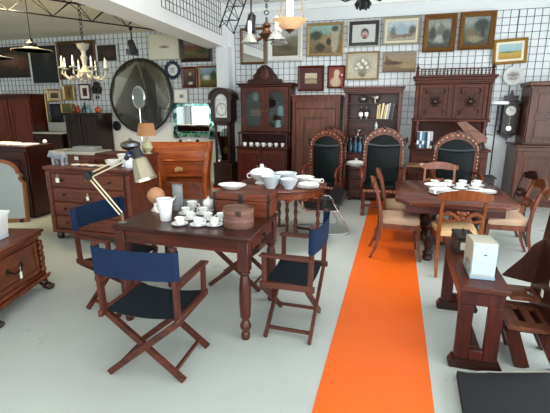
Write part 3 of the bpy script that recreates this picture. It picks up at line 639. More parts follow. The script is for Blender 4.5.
for i, h in enumerate(BK):
    w_ = .026+.006*(i % 3); hh = .26+.02*((i*7) % 3)
    t = thing('book', '%s spined book in the row on the bookcase, %s' % (BKL[i], ['leftmost', 'second from left', 'third from left', 'fourth from left', 'middle', 'third from right', 'second from right', 'rightmost'][i]), 'book', (x, 8.42, 1.523), 0, 'books on the open bookcase')
    t.rotation_euler = (0, R(7 if i > 1 else 2), 0)
    MB().box(-w_/2, w_/2, -.08, .1, 0, hh, .003).done('cover', plain(h, .6), t)
    MB().box(-w_/2+.003, w_/2-.003, -.075, .103, .006, hh-.006+.009, 0).done('pages', PAPER, t)
    x += w_+.008
GS = 'silverware and bottles on the open bookcase'
lathe_thing('silver_bowl', [(.001, 0), (.05, 0), (.02, .03), (.09, .08), (.1, .13), (.09, .13), (.05, .07), (.001, .06)], STEEL, 'footed silver bowl on the bookcase top shelf, right one', 'bowl', (-.42, 8.42, 1.822), GS)
lathe_thing('silver_bowl', [(.001, 0), (.05, 0), (.02, .02), (.08, .06), (.085, .1), (.07, .12), (.01, .16), (.001, .16)], plain('7a7a74', .35, .8), 'tarnished lidded silver pot on the bookcase top shelf, left one', 'bowl', (-.66, 8.42, 1.822), GS)
def bottle(label, loc, h=.24, r=.035, mat=None, lab=None, group=GS, cat='bottle'):
    t = thing('bottle', label, cat, loc, 0, group); MB().lathe([(.001, 0), (r, 0), (r*1.02, h*.55), (r*.9, h*.62), (r*.36, h*.76), (r*.34, h*.95), (r*.42, h*.96), (r*.42, h), (.001, h)], (0, 0, 0), 14).done('glass_body', mat, t)
    if lab: MB().lathe([(r*1.03, h*.2), (r*1.05, h*.21), (r*1.05, h*.5), (r*1.03, h*.51)], (0, 0, 0), 14).done('paper_label', lab, t)
    return t
DG = plain('14110f', .15, coat=.5)
bottle('dark bottle with pale label on the middle shelf, left one', (-.68, 8.4, 1.522), .24, .04, DG, PAPER)
bottle('dark bottle with white label on the middle shelf, right one of the pair', (-.57, 8.4, 1.522), .25, .036, DG, PORC)
lathe_thing('decanter', [(.001, 0), (.05, 0), (.06, .05), (.055, .12), (.025, .16), (.03, .19), (.035, .2), (.03, .23), (.008, .28), (.001, .3)], plain('b9c8c4', .15, coat=.4), 'pale glass decanter with pointed stopper on the lowest shelf', 'decanter', (-.37, 8.4, 1.177), GS)
lathe_thing('goblet', [(.001, 0), (.05, 0), (.012, .02), (.012, .06), (.07, .1), (.075, .14), (.065, .14), (.001, .08)], STEEL, 'wide silver goblet on the lowest bookcase shelf', 'goblet', (-.72, 8.4, 1.177), GS)
lathe_thing('goblet', [(.001, 0), (.03, 0), (.01, .02), (.04, .06), (.042, .1), (.035, .1), (.001, .05)], PORC, 'small white egg cup on the lowest bookcase shelf, right end', 'cup', (-.14, 8.4, 1.177), GS)
BG = [plain('1d4d66', .1, coat=.5), plain('2a6a86', .1, coat=.5), plain('7fa0b0', .1, coat=.5), plain('16384c', .1, coat=.5)]
for i, (x, h, k) in enumerate(((-.84, .24, 3), (-.745, .29, 0), (-.655, .27, 1), (-.56, .3, 0), (-.465, .25, 2), (-.375, .22, 2))):
    bottle(['darkest blue bottle at the left of the siphon row', 'tall deep blue bottle, second of the row before the bookcase', 'mid blue bottle, third of the row before the bookcase', 'tallest deep blue bottle of the row before the bookcase', 'pale blue bottle second from the right of the row', 'short pale bottle at the right end of the row'][i] , (x, 8.27, .875), h, .04, BG[k], None, 'blue bottles before the bookcase')
    MB().lathe([(.016, h-.004), (.022, h+.012), (.012, h+.03), (.001, h+.032)], (0, 0, 0), 10).done('stopper', STEEL, bpy.data.objects[[o.name for o in bpy.data.objects if o.name.startswith('bottle') and o.type == 'EMPTY'][-1]])
# low sideboard in front of it
t = thing('low_sideboard', 'low brown sideboard with drawers between two leather high chairs', 'sideboard', (-.40, 7.95, 0))
b = MB(); b.box(-.40, .40, -.2, .2, .06, .6); b.box(-.42, .42, -.22, .22, .6, .64, .008)
for sx in (-1, 1):
    for sy in (-1, 1): b.box(sx*.36-.03, sx*.36+.03, sy*.16-.03, sy*.16+.03, 0, .07)
b.done('body', W_MAHO, t)
for k in range(3):
    d = put(MB().box(-.38, .38, -.018, 0, 0, .15, .005).done('drawer', W_MAHO, t), 0, -.2, .1+.165*k)
    for x in (-.2, .2): knob(d, x, -.018, .075)
t = thing('lidded_tureen', 'long white lidded tureen on the low sideboard between the high chairs', 'tureen', (-.68, 7.88, .64))
MB().lathe([(.001, 0), (.12, 0), (.19, .05), (.2, .075), (.19, .075), (.1, .02)], (0, 0, 0), 22, sx=1.05, sy=.75).done('bowl', PORC, t)
MB().lathe([(.19, .077), (.17, .095), (.06, .12), (.02, .125), (.025, .15), (.001, .16)], (0, 0, 0), 22, sx=1.05, sy=.75).done('lid', PORC, t)

# carved buffet
t = thing('carved_buffet', 'big carved two-tier buffet with two door upper part and spindle gallery', 'buffet', (.97, 8.5, 0))
CB = wood('36140c', '6a3320', rough=.55, axis=0, scale=1.2, coat=0)
b = MB(); b.box(-.66, .66, -.42, .28, .08, .96); b.box(-.69, .69, -.45, .28, 0, .1, .01); b.box(-.7, .7, -.46, .28, .96, 1.0, .012); b.done('base_unit', CB, t)
for x in (-.33, .33): d = put(panel_door(.6, .7, .09).done('door', CB, t), x, -.42, .14); knob(d, -.24*(1 if x > 0 else -1), -.024, .35)
b = MB(); b.box(-.66, .66, .25, .28, 1.0, 1.5); b.box(-.67, .67, -.2, .28, 1.48, 1.53, .012); b.box(-.64, .64, -.18, .28, 1.53, 2.16); b.box(-.66, .66, -.2, .28, 2.16, 2.2, .01)
cornice(b, 1.28, .4, 2.19, .07, .12)
for s_ in (-1, 1): b.box(s_*.62-.03, s_*.62+.03, -.2, -.17, 1.53, 2.16, .008)
b.box(-.66, -.62, -.1, .25, 1.0, 1.5); b.done('upper_unit', CB, t)
for x in (-.3, .3):
    b = panel_door(.56, .6, .06, .026, False)
    cz, cx_ = .3, 0
    for k, s_ in enumerate((1, .78)):
        b.ringprism([(p*s_, q*s_+cz) for p, q in ((-.17, -.1), (-.1, -.1), (-.1, -.19), (.1, -.19), (.1, -.1), (.17, -.1), (.17, .1), (.1, .1), (.1, .19), (-.1, .19), (-.1, .1), (-.17, .1))],
                    [(p*s_*.86, q*s_*.88+cz) for p, q in ((-.17, -.1), (-.1, -.1), (-.1, -.19), (.1, -.19), (.1, -.1), (.17, -.1), (.17, .1), (.1, .1), (.1, .19), (-.1, .19), (-.1, .1), (-.17, .1))], -.026, -.008)
    d = put(b.done('door', CB, t), x, -.18, 1.55)
    b = MB(); b.lathe([(.001, -.075), (.03, -.07), (.045, -.045), (.07, -.03), (.075, -.008)], (0, 0, .3), 16, 'y')
    for k in range(8):
        a = PI*k/4; b.sph((.075*math.cos(a), -.03, .3+.075*math.sin(a)), .026, (1, .6, 1), 8, 6)
    b.done('rosette', W_DARK, d)
    b = MB()
    for sx in (-1, 1):
        for sz in (-1, 1):
            b.tube([(sx*.13, -.02, .3+sz*.13), (sx*.17, -.025, .3+sz*.18), (sx*.14, -.025, .3+sz*.215), (sx*.19, -.02, .3+sz*.225)], [.008, .014, .012, .006], 6)
    b.done('carving', W_MAHO, d)
b = MB(); b.box(-.6, .62, -.14, -.1, 2.42, 2.44, .004); b.box(-.6, .62, -.14, -.1, 2.31, 2.325, .004); g_ = b.done('gallery_rail', CB, t)
for k in range(19):
    x = -.57+k*.064; MB().lathe([(.008, 2.325), (.016, 2.35), (.008, 2.37), (.014, 2.39), (.008, 2.42)], (x, -.12, 0), 8).done('baluster', plain('c9bfae', .5) if False else CB, t)
for x in (-.64, .64): MB().lathe([(.03, 2.31), (.03, 2.4), (.02, 2.42), (.035, 2.45), (.02, 2.48), (.012, 2.5), (.001, 2.55)], (x, -.12, 0), 12).done('finial', CB, t)
b = MB(); b.lathe([(.055, 1.0), (.055, 1.05), (.035, 1.08), (.05, 1.15), (.06, 1.25), (.04, 1.35), (.055, 1.42), (.055, 1.48)], (.6, -.1, 0), 14); b.done('pillar', W_MAHO, t)
b = MB(); b.lathe([(.055, 1.0), (.055, 1.05), (.035, 1.08), (.05, 1.15), (.06, 1.25), (.04, 1.35), (.055, 1.42), (.055, 1.48)], (-.58, -.14, 0), 14); b.done('pillar', W_MAHO, t)
# books standing inside the buffet niche
for i, (h, l) in enumerate((('2a3c52', 'dark blue'), ('c9d0d4', 'white'), ('4a7ca0', 'sky blue'), ('22303c', 'navy'), ('d9dcd8', 'pale grey'), ('b6bcc0', 'grey'))):
    x = .42+i*.047
    t = thing('book', '%s book in the row inside the buffet niche, %s' % (l, ['leftmost', 'second', 'third', 'fourth', 'fifth', 'rightmost'][i]), 'book', (x, 8.2, 1.0), 0, 'books in the buffet niche')
    MB().box(-.021, .021, -.08, .1, 0, .3, .003).done('cover', plain(h, .45), t); MB().box(-.018, .018, -.075, .103, .006, .303, 0).done('pages', PAPER, t)
    MB().box(-.02, .02, -.0825, -.079, .07, .14, 0).done('spine_band', plain('dfe6ea' if i % 2 == 0 else '3a556e', .5), t)
# sloping book stand on the buffet
t = thing('sloping_lectern', 'brown wooden sloping lectern on the right end of the carved buffet', 'lectern', (1.32, 8.25, 1.0), 0)
b = MB(); b.prism([(-.27, .48), (-.12, .5), (.26, .22), (.25, .12), (.12, .1), (-.12, .3)], -.22, .12); b.done('sloping_top', wood('6a4030', '9a6a50', axis=0), t)
b = MB(); b.prism([(-.06, 0), (.2, 0), (.2, .04), (.15, .07), (.18, .14), (0, .28), (-.06, .2), (-.02, .08)], -.14, .1); b.done('carved_support', wood('5c2620', '8a4a40', axis=2), t)
# side table with dark top
t = thing('side_table', 'small side table with thin black top right of the third leather high chair', 'table', (1.5, 7.55, 0))
MB().box(-.17, .17, -.17, .17, .585, .61, .008).done('tabletop', BLACK, t); MB().box(-.14, .14, -.14, .14, .5, .585).done('apron', W_DARK, t)
for sx in (-1, 1):
    for sy in (-1, 1): MB().lathe([(.015, 0), (.02, .1), (.012, .3), (.022, .45), (.022, .5)], (sx*.12, sy*.12, 0), 10).done('leg', W_DARK, t)
# floor lamp
t = thing('floor_lamp', 'thin black floor lamp with flat white shade between the buffet and the wall clock', 'floor lamp', (1.77, 8.45, 0))
MB().lathe([(.001, 0), (.13, 0), (.13, .015), (.02, .03), (.001, .03)], (0, 0, 0), 20).done('base', IRON, t); MB().cyl((0, 0, .03), (0, 0, 1.78), .012).done('pole', IRON, t)
MB().lathe([(.02, 1.78), (.17, 1.80), (.175, 1.83), (.16, 1.85), (.03, 1.84), (.001, 1.84)], (0, 0, 0), 24).done('lamp_shade', plain('eceff0', .3), t)
MB().cyl((-.02, 0, 1.24), (-.2, -.02, 1.27), .008, n=6).done('arm', IRON, t)
# wall clock
t = thing('wall_clock', 'black carved regulator wall clock with star crest on the white wall', 'clock', (2.04, 8.82, 1.16))
b = MB(); b.box(-.13, .13, -.15, 0, .1, .66, .01); b.box(-.17, .17, -.17, 0, .64, .69, .01); b.box(-.16, .16, -.16, 0, .08, .12, .01)
b.prism([(-.14, .69), (.14, .69), (.1, .74), (.13, .8), (.04, .79), (0, .9), (-.04, .79), (-.13, .8), (-.1, .74)], -.1, -.06)
b.prism([(-.12, .08), (.12, .08), (.07, .02), (.03, .04), (0, -.04), (-.03, .04), (-.07, .02)], -.1, -.05)
for s_ in (-1, 1):
    b.lathe([(.012, .14), (.02, .2), (.012, .3), (.02, .42), (.012, .55), (.02, .62)], (s_*.145, -.15, 0), 8)
    for z in (.14, .64): b.sph((s_*.17, -.14, z), .022)
b.done('case', W_BLACK, t)
MB().lathe([(.001, -.165), (.085, -.165), (.09, -.15)], (0, 0, .52), 24, 'y').done('dial', plain('d9d8cc', .3), t)
b = MB(); b.cyl((0, -.157, .2), (0, -.157, .42), .005, n=6); b.lathe([(.001, -.16), (.045, -.16), (.04, -.152)], (0, 0, .2), 16, 'y'); b.done('pendulum', plain('c9c3ae', .25, .8), t)
b = MB(); b.bar((0, -.169, .52), (.045, -.169, .54), .007, .002, (0, 1, 0)); b.bar((0, -.169, .52), (-.02, -.169, .58), .006, .002, (0, 1, 0)); b.done('hands', IRON, t)
# panelled cupboard at the right
t = thing('panelled_cupboard', 'tall brown two-tier panelled cupboard at the right edge', 'cupboard', (2.86, 8.5, 0))
PC = wood('41200f', '6c3a20', axis=2)
b = MB(); b.box(-.78, .78, -.36, .3, .06, 1.06); b.box(-.8, .8, -.38, .3, 0, .08, .008); b.box(-.81, .81, -.4, .3, 1.06, 1.1, .01); b.done('base_unit', PC, t)
b = MB(); b.box(-.65, .78, -.22, .3, 1.1, 2.1); b.box(-.69, .8, -.27, .3, 2.1, 2.18, .015); b.done('upper_unit', PC, t)
for x in (-.3, .42):
    d = MB()
    w_ = .66
    d.box(-w_/2, w_/2, -.014, 0, 0, .94, 0)
    for (z0, z1) in ((.0, .07), (.42, .5), (.87, .94)): d.box(-w_/2+.09, w_/2-.09, -.029, -.012, z0, z1, .004)
    for s_ in (-1, 1): d.box(s_*(w_/2-.045)-.045, s_*(w_/2-.045)+.045, -.03, -.012, 0, .94, .004)
    d.box(-w_/2+.12, w_/2-.12, -.028, -.012, .53, .84, .012); d.box(-w_/2+.12, w_/2-.12, -.028, -.012, .1, .39, .012)
    dd = put(d.done('door', PC, t), x, -.22, 1.13); knob(dd, -.28*(1 if x > 0 else -1), -.03, .46)
for x in (-.39, .39): d = put(panel_door(.74, .86, .09).done('door', PC, t), x, -.36, .13); knob(d, -.3*(1 if x > 0 else -1), -.024, .45)

# big round mirror
t = thing('round_mirror', 'huge round wall mirror reflecting the dark ceiling', 'mirror', (-5.90, 8.8, 2.0)); t.rotation_euler = (R(-2), 0, 0); t.location.y = 8.75
MB().lathe([(.8, 0), (.86, 0), (.87, -.012), (.85, -.022), (.8, -.014)], (0, 0, 0), 56, 'y').done('frame', plain('33302a', .3, .5), t)
MB().prism([(.815*math.cos(2*PI*k/56), .815*math.sin(2*PI*k/56)) for k in range(56)], -.014, -.002).done('mirror_glass', plain('d6d0c2', .03, 1, var=0), t)
# etched mirror with teal glass border
t = thing('etched_glass_mirror', 'wide mirror with teal etched glass border and corner scrolls above the wooden settle', 'mirror', (-4.56, 8.8, 1.43))
MB().box(-.47, .47, -.014, 0, -.3, .34, .006).done('mirror_glass', MIRROR, t)
def etched():
    m, nt, b = newmat('etched_glass'); N = nt.nodes; L = nt.links
    tc = N.new('ShaderNodeTexCoord'); nz = N.new('ShaderNodeTexNoise'); nz.inputs['Scale'].default_value = 9; nz.inputs['Detail'].default_value = 3
    L.new(tc.outputs['Object'], nz.inputs['Vector']); cr = N.new('ShaderNodeValToRGB'); e = cr.color_ramp.elements
    e[0].position = .38; e[0].color = lin('1d4f4a'); e[1].position = .62; e[1].color = lin('cfe6e2'); k = e.new(.5); k.color = lin('5fa39a')
    L.new(nz.outputs['Fac'], cr.inputs[0]); L.new(cr.outputs[0], b.inputs['Base Color']); b.inputs['Roughness'].default_value = .1; b.inputs['Metallic'].default_value = .5
    return m
TEAL = etched()
for nm, (x0, x1, z0, z1) in dict(top=(-.5, .5, .33, .4), bottom=(-.5, .5, -.37, -.24), left=(-.53, -.44, -.33, .38), right=(.40, .53, -.33, .38)).items():
    MB().box(x0, x1, -.032, -.016, z0, z1, .008).done('border_strip', TEAL, t)
for sx in (-1, 1):
    for sz in (-1, 1):
        b = MB(); b.torus((sx*.48, -.035, sz*.35), .05, .014, 'y', 16, 6); b.sph((sx*.48, -.035, sz*.35), .022); b.sph((sx*.41, -.035, sz*.39), .025, (1.4, .5, .8)); b.sph((sx*.53, -.035, sz*.28), .025, (.8, .5, 1.4)); b.done('corner_scroll', plain('274f4c', .15, .5, var=.5), t)
b = MB()
for k in range(9): b.sph((-.36+.09*k, -.035, -.31), .034, (1.2, .4, .9), 8, 6)
b.done('etched_leaves', plain('5f9a78', .15, .4, var=.5, scale=40), t)
# ------------------------------------------------ left middle: chest, cabinet behind, settle
t = thing('chest_of_drawers', 'red-brown chest of drawers with the small animal figurine on top', 'chest of drawers', (-3.73, 4.47, 0))
CH = wood('471c10', '83422a', axis=0)
b = MB(); b.box(-.62, .62, -.25, .12, .1, .95); b.box(-.66, .66, -.29, .13, .96, 1.0, .01); b.box(-.64, .64, -.27, .12, .93, .962, .008); b.box(-.64, .64, -.27, .12, .1, .16, .01)
for s_ in (-1, 1): b.lathe([(.035, .16), (.04, .3), (.03, .5), (.04, .75), (.035, .93)], (s_*.6, -.25, 0), 10)
b.done('body', CH, t)
for sx in (-1, 1):
    for sy in (-1, 1): MB().lathe([(.03, 0), (.045, .02), (.05, .06), (.035, .1), (.001, .1)], (sx*.58, -.2 if sy < 0 else .07, 0), 12).done('foot', W_DARK, t)
for k in range(4):
    z = .17+.19*k
    d = put(MB().box(-.55, .55, -.022, 0, 0, .175, .008).done('drawer', wood('4f1f12', '8e4a2e', axis=0), t), 0, -.25, z)
    for x in (-.36, .36): knob(d, x, -.022, .09, W_DARK, .016)
    b = MB(); b.lathe([(.001, -.004), (.016, -.004), (.016, 0)], (0, -.022, .11), 10, 'y'); b.done('keyhole', BRASS, d)
paper_tag(t, -.42, -.3, .86, .055, .06)
paper_tag(t, .02, -.3, .64, .04, .05)
# cabinet behind with writing box
t = thing('low_cabinet', 'low brown cabinet with stone slab behind the chest of drawers', 'cabinet', (-4.1, 5.02, 0))
b = MB(); b.box(-.78, .78, -.16, .2, .06, 1.08); b.box(-.76, .76, -.14, .2, 0, .06); b.box(.0, .8, -.18, .21, 1.08, 1.11, .006); b.done('body', CH, t)
for x in (-.39, .39): d = put(panel_door(.74, .9, .09).done('door', CH, t), x, -.16, .12); knob(d, -.3*(1 if x > 0 else -1), -.024, .5)
MB().box(-.8, -.005, -.2, .21, 1.08, 1.125, .006).done('stone_slab', STONE, t)
paper_tag(t, -.32, -.186, 1.05, .07, .05)
o = MB().box(-.2, .2, -.1, .1, 0, .03, .003).box(-.16, .2, -.09, .09, .031, .055, .003).done('folded_cloths', plain('9c9c98', .8), loc=(-4.42, 5.05, 1.125)); o.rotation_euler.z = R(6); tag(o, 'grey folded cloths on the stone slab of the low cabinet', 'cloth')
def figurine():
    """small standing animal, china, head to the left (-x)"""
    b = MB(); b.sph((0, 0, .125), .075, (1.55, .8, .78), 16, 10); b.sph((.07, 0, .14), .06, (1, .85, 1.0)); b.sph((-.09, 0, .15), .055, (1.1, .85, .95))
    b.sph((-.145, 0, .145), .045, (1.25, .8, .9)); b.sph((-.19, 0, .128), .026, (1.2, .9, .9)); b.sph((-.2, 0, .155), .01, (.8, .8, 1.6)); 
    for s_ in (-1, 1): b.sph((-.125, s_*.03, .188), .014, (.7, 1, 1.2))
    for x in (-.085, .085):
        for s_ in (-1, 1): b.tube([(x, s_*.035, .12), (x-.004, s_*.037, .06), (x, s_*.037, 0)], [.03, .022, .024], 10)
    b.tube([(.12, 0, .15), (.14, 0, .12), (.138, 0, .09)], [.01, .007, .006], 6); return b
o = figurine().done('animal_figurine', plain('8f949b', .3, var=.5, scale=14), loc=(-4.26, 4.36, 1.0), sharp=70); o.scale = (.88, .88, .9); o = o; tag(o, 'blue and white china figurine of a stout four-legged animal on the chest of drawers', 'figurine')
# small china on the chest top
CHN = plain('eceae4', .2, var=.12, scale=60)
for i, (x, y, r) in enumerate(((-3.98, 4.36, .06), (-3.86, 4.40, .065), (-3.73, 4.36, .06), (-3.62, 4.42, .07))):
    saucer('small patterned saucer lying on the chest top, %s from the animal figurine' % ORD[i], (x, 4.33+.02*(i % 2), 1.0), r, [CHN, plain('e2cdbb', .2, var=.2, scale=50)][i % 2], 'saucers on the chest of drawers', .02)
lathe_thing('sauce_boat', [(.001, 0), (.04, 0), (.09, .05), (.1, .09), (.09, .09), (.05, .02)], PORC, 'white open bowl on the chest top beside the lamp arm', 'bowl', (-3.47, 4.42, 1.0))
o = MB()
o.lathe([(.001, 0), (.05, 0), (.07, .05), (.06, .1), (.035, .13), (.03, .15), (.04, .16), (.001, .155)], (0, 0, 0), 16); o.tube([(.06, 0, .05), (.1, 0, .09), (.115, 0, .13)], [.014, .01, .009], 8)
ob = o.done('teapot', plain('dfe6ee', .15, var=.15, scale=40, coat=.4), loc=(-3.22, 4.40, 1.0)); tag(ob, 'white teapot with blue spots at the right end of the chest top', 'teapot')
b = MB(); b.lathe([(.035, .161), (.03, .18), (.012, .19), (.014, .205), (.001, .21)], (0, 0, 0), 14); b.done('lid', plain('24406e', .2), ob)
lathe_thing('fan_vase', [(.001, 0), (.04, 0), (.02, .03), (.03, .06), (.09, .16), (.08, .16), (.001, .05)], PORC, 'flared white vase between bowl and teapot on the chest top', 'vase', (-3.35, 4.48, 1.0))
# silver pot, shaving mirror, lamp on the low cabinet
lathe_thing('silver_urn', [(.001, 0), (.06, 0), (.03, .03), (.11, .07), (.14, .11), (.13, .15), (.06, .18), (.02, .19), (.022, .215), (.001, .22)], plain('8b8d95', .2, 1, var=.35, scale=25), 'round silver lidded urn beside the tan shaded lamp', 'urn', (-3.57, 4.95, 1.11))
t = thing('shaving_mirror', 'round chrome rimmed mirror on thin stand in front of the huge round mirror', 'mirror', (-3.50, 5.13, 1.11), -24)
MB().lathe([(.001, 0), (.07, 0), (.06, .012), (.012, .02), (.001, .02)], (0, 0, 0), 18).cyl((0, 0, .015), (0, 0, .63), .008).done('stand', CHROME, t)
b = MB(); b.torus((-.0, 0, .77), .145, .014, 'y', 36, 8); b.done('rim', CHROME, t)
MB().prism([(.138*math.cos(2*PI*k/36), .77+.138*math.sin(2*PI*k/36)) for k in range(36)], -.005, .005).done('mirror_glass', plain('9ea4a0', .04, 1, var=0), t)
t = thing('shaded_table_lamp', 'table lamp with tan pleated shade near the round silver urn', 'table lamp', (-3.35, 5.03, 1.11))
MB().lathe([(.001, 0), (.05, 0), (.05, .01), (.03, .02), (.075, .08), (.06, .14), (.025, .18), (.02, .22), (.001, .22)], (0, 0, 0), 16).done('base', plain('b4b08c', .3, var=.25, scale=30), t)
b = MB(); rings = []
for r, z in ((.128, .25), (.095, .42)):
    rings.append([Vector(((r+.006*(k % 2))*math.cos(2*PI*k/48), (r+.006*(k % 2))*math.sin(2*PI*k/48), z)) for k in range(48)])
for r, z in ((.09, .42), (.123, .25)):
    rings.append([Vector(((r+.006*(k % 2))*math.cos(2*PI*k/48), (r+.006*(k % 2))*math.sin(2*PI*k/48), z)) for k in range(48)])
rings.append(rings[0]); b.loft(rings, cap=False); b.done('lamp_shade', plain('a5774c', .8), t)
MB().cyl((0, 0, .22), (0, 0, .36), .01).done('stem', BRASS, t)

# settle (boat-shaped wooden bench bed)
t = thing('wooden_settle', 'glossy orange-brown boat-shaped settle with high back and scrolled ends', 'settle', (-3.78, 6.58, 0), 18)
ST = W_SETTLE; STE = wood('8a4016', 'c06c30', axis=2, rough=.3)
b = MB()   # concave back with rolled top rail
prof = [(.20, .12), (.21, .5), (.17, .8), (.19, .98), (.23, 1.10), (.27, 1.12), (.31, 1.08), (.29, .9), (.27, .5), (.26, .12)]
b.loft([[Vector((x*(1 if q > .7 else .86), p, q)) for p, q in prof] for x in (-.55, .57)]); b.done('backrest', ST, t)
b = MB(); b.box(-.5, .54, .145, .19, .76, .80, .012); b.box(-.44, .5, .165, .2, .47, .52, .012); b.done('back_rail', ST, t)
def end(s_, xs):
    b = MB(); rr = []
    for (x, z, yf) in xs: rr.append([Vector((x-.032, yf, z)), Vector((x+.032, yf, z)), Vector((x+.032, .3, z)), Vector((x-.032, .3, z))])
    b.loft(rr)
    b.tube([(x, yf, z) for x, z, yf in xs], [.045]*len(xs), 10); b.tube([(xs[-1][0], yy, xs[-1][1]) for yy in (xs[-1][2], 0, .3)], .045, 10)
    b.box(xs[0][0]-.045, xs[0][0]+.045, -.33, -.22, 0, .07, .01); b.box(xs[0][0]-.045, xs[0][0]+.045, .2, .3, 0, .07, .01); b.done('scrolled_end', STE, t)
end(-1, [(-.36, .06, -.28), (-.31, .2, -.27), (-.28, .4, -.29), (-.29, .6, -.30), (-.34, .76, -.28), (-.43, .9, -.22), (-.53, 1.02, -.14), (-.57, 1.09, -.02)])
end(1, [(.55, .06, -.28), (.53, .2, -.27), (.52, .4, -.29), (.53, .6, -.30), (.55, .76, -.28), (.57, .9, -.22), (.585, 1.02, -.14), (.59, 1.09, -.02)])
MB().box(-.27, .5, -.25, .2, .41, .45, .008).done('seat', wood('4f2410', '824522', axis=0), t)
b = MB(); b.box(-.28, .51, -.29, -.25, .14, .45, .01); b.prism([(-.22, .17), (.44, .17), (.36, .38), (.2, .42), (.0, .42), (-.14, .38)], -.305, -.289); b.done('front_rail', wood('5e2812', '94502a', axis=0, rough=.3), t)
b = MB(); b.box(-.09, .03, .148, .153, .58, .65, 0, (0, R(-8), 0)); b.box(-.06, .06, .141, .146, .60, .66, 0, (0, R(10), 0)); b.done('paper_label', plain('b59a74', .8, var=.3, scale=30), t)
for i, (x, mt) in enumerate(((.02, 'dark brown'), (.18, 'pale'), (.34, 'black'))):
    px_, py_ = -3.78+math.cos(R(18))*x-math.sin(R(18))*.27, 6.58+math.sin(R(18))*x+math.cos(R(18))*.27
    ob = MB().lathe([(.001, 0), (.03, 0), (.035, .015), (.022, .035), (.012, .04), (.001, .045)], (0, 0, 0), 12).done('trinket_pot', plain({'dark brown': '4a2a1c', 'pale': 'c9c2b0', 'black': '1a1818'}[mt], .4), loc=(px_, py_, 1.12)); tag(ob, 'tiny %s pot on the top rail of the settle' % mt, 'pot', 'pots on the settle rail')

# ------------------------------------------------ round table with crockery, chrome chair, leather high chairs
t = thing('gateleg_table', 'round dark gateleg table with turned legs carrying white bowls and a tureen', 'table', (-1.42, 5.22, 0))
TB = wood('4a2418', '845040', axis=0, rough=.3)
MB().lathe([(.001, .722), (.585, .722), (.6, .735), (.6, .745), (.59, .752), (.001, .752)], (0, 0, 0), 44).done('tabletop', TB, t)
b = MB(); b.ringprism([(.54*math.cos(2*PI*k/32), .54*math.sin(2*PI*k/32)) for k in range(32)], [(.515*math.cos(2*PI*k/32), .515*math.sin(2*PI*k/32)) for k in range(32)], .63, .721, 'xy')
for k in range(16):
    a = 2*PI*k/16; b.sph((.535*math.cos(a), .535*math.sin(a), .625), .05, (1, 1, .4), 8, 5)
b.done('apron', wood('6a3018', 'a05a34', axis=0), t)
LEGP = [(.018, 0), (.026, .03), (.018, .06), (.028, .1), (.016, .13), (.03, .2), (.018, .26), (.032, .33), (.018, .38), (.03, .44), (.02, .48), (.034, .52), (.034, .7)]
for x, y in ((.48, .08), (-.48, -.08), (.02, .18), (.16, .12), (-.18, .48), (.15, -.47)):
    if (x, y) == (.15, -.47): continue
    MB().lathe(LEGP, (x, y, 0), 12).done('leg', wood('4a2014', '7c4029', axis=2), t)
b = MB(); b.bar((-.48, -.08, .1), (.02, .18, .1), .025, .03); b.bar((.48, .08, .1), (.16, .12, .1), .025, .03); b.done('stretcher', W_DARK, t)
ZT = .752
def bowl(name, label, loc, r, h, mat=PORCB, cat='bowl', foot=.5, group='white crockery on the round table', ribs=0):
    b = MB(); prof = [(.001, 0), (r*foot, 0), (r*foot*1.02, .012), (r*.8, h*.45), (r*.97, h*.92), (r*1.03, h), (r*.95, h), (r*.74, h*.45), (r*foot*.8, .02), (.001, .018)]
    b.lathe(prof, (0, 0, 0), 26); o = b.done(name, mat, loc=loc); return tag(o, label, cat, group)
t = thing('soup_tureen', 'white lidded soup tureen at the left on the round table', 'tureen', (-1.68, 5.12, ZT), 10, 'white crockery on the round table')
MB().lathe([(.001, 0), (.1, 0), (.09, .02), (.07, .035), (.14, .08), (.17, .13), (.165, .135), (.001, .1)], (0, 0, 0), 24, sx=1.0, sy=.8).done('bowl', PORC, t)
MB().lathe([(.175, .136), (.17, .15), (.12, .19), (.05, .21), (.02, .215), (.03, .24), (.015, .26), (.001, .262)], (0, 0, 0), 24, sx=1.0, sy=.8).done('lid', PORC, t)
for s_ in (-1, 1): MB().torus((s_*.17, 0, .1), .03, .009, 'y', 16, 6).done('handle', PORC, t)
bowl('mixing_bowl', 'large grey-white ribbed bowl in front of the soup tureen', (-1.47, 4.84, ZT), .125, .155)
bowl('mixing_bowl', 'large grey-white bowl at the back, behind the smaller front bowl', (-1.36, 5.16, ZT), .15, .15)
bowl('mixing_bowl', 'smaller grey-white bowl at the front edge of the round table', (-1.24, 4.86, ZT), .115, .125)
bowl('serving_dish', 'low white dish behind the plate pile on the round table', (-1.13, 5.28, ZT), .13, .09, PORC, 'dish', .6)
for i in range(4):
    saucer('white scalloped plate on the round table, %s of its pile' % ['lowest', 'second', 'third', 'topmost'][i], (-1.02+.004*i, 4.98, ZT+.011*i), .14-.004*(i % 2), PORC, 'plates piled on the round table', .02, 'plate', 'plate')
t = thing('sauce_boat', 'small white sauce boat with handle standing right of the low white dish', 'sauce boat', (-.97, 5.22, ZT), 20, 'white crockery on the round table')
MB().lathe([(.001, 0), (.035, 0), (.03, .015), (.055, .04), (.065, .07), (.06, .07), (.001, .03)], (0, 0, 0), 16, sx=1.3, sy=.8).done('bowl', PORC, t); MB().torus((.085, 0, .05), .025, .006, 'y', 14, 6).done('handle', PORC, t)

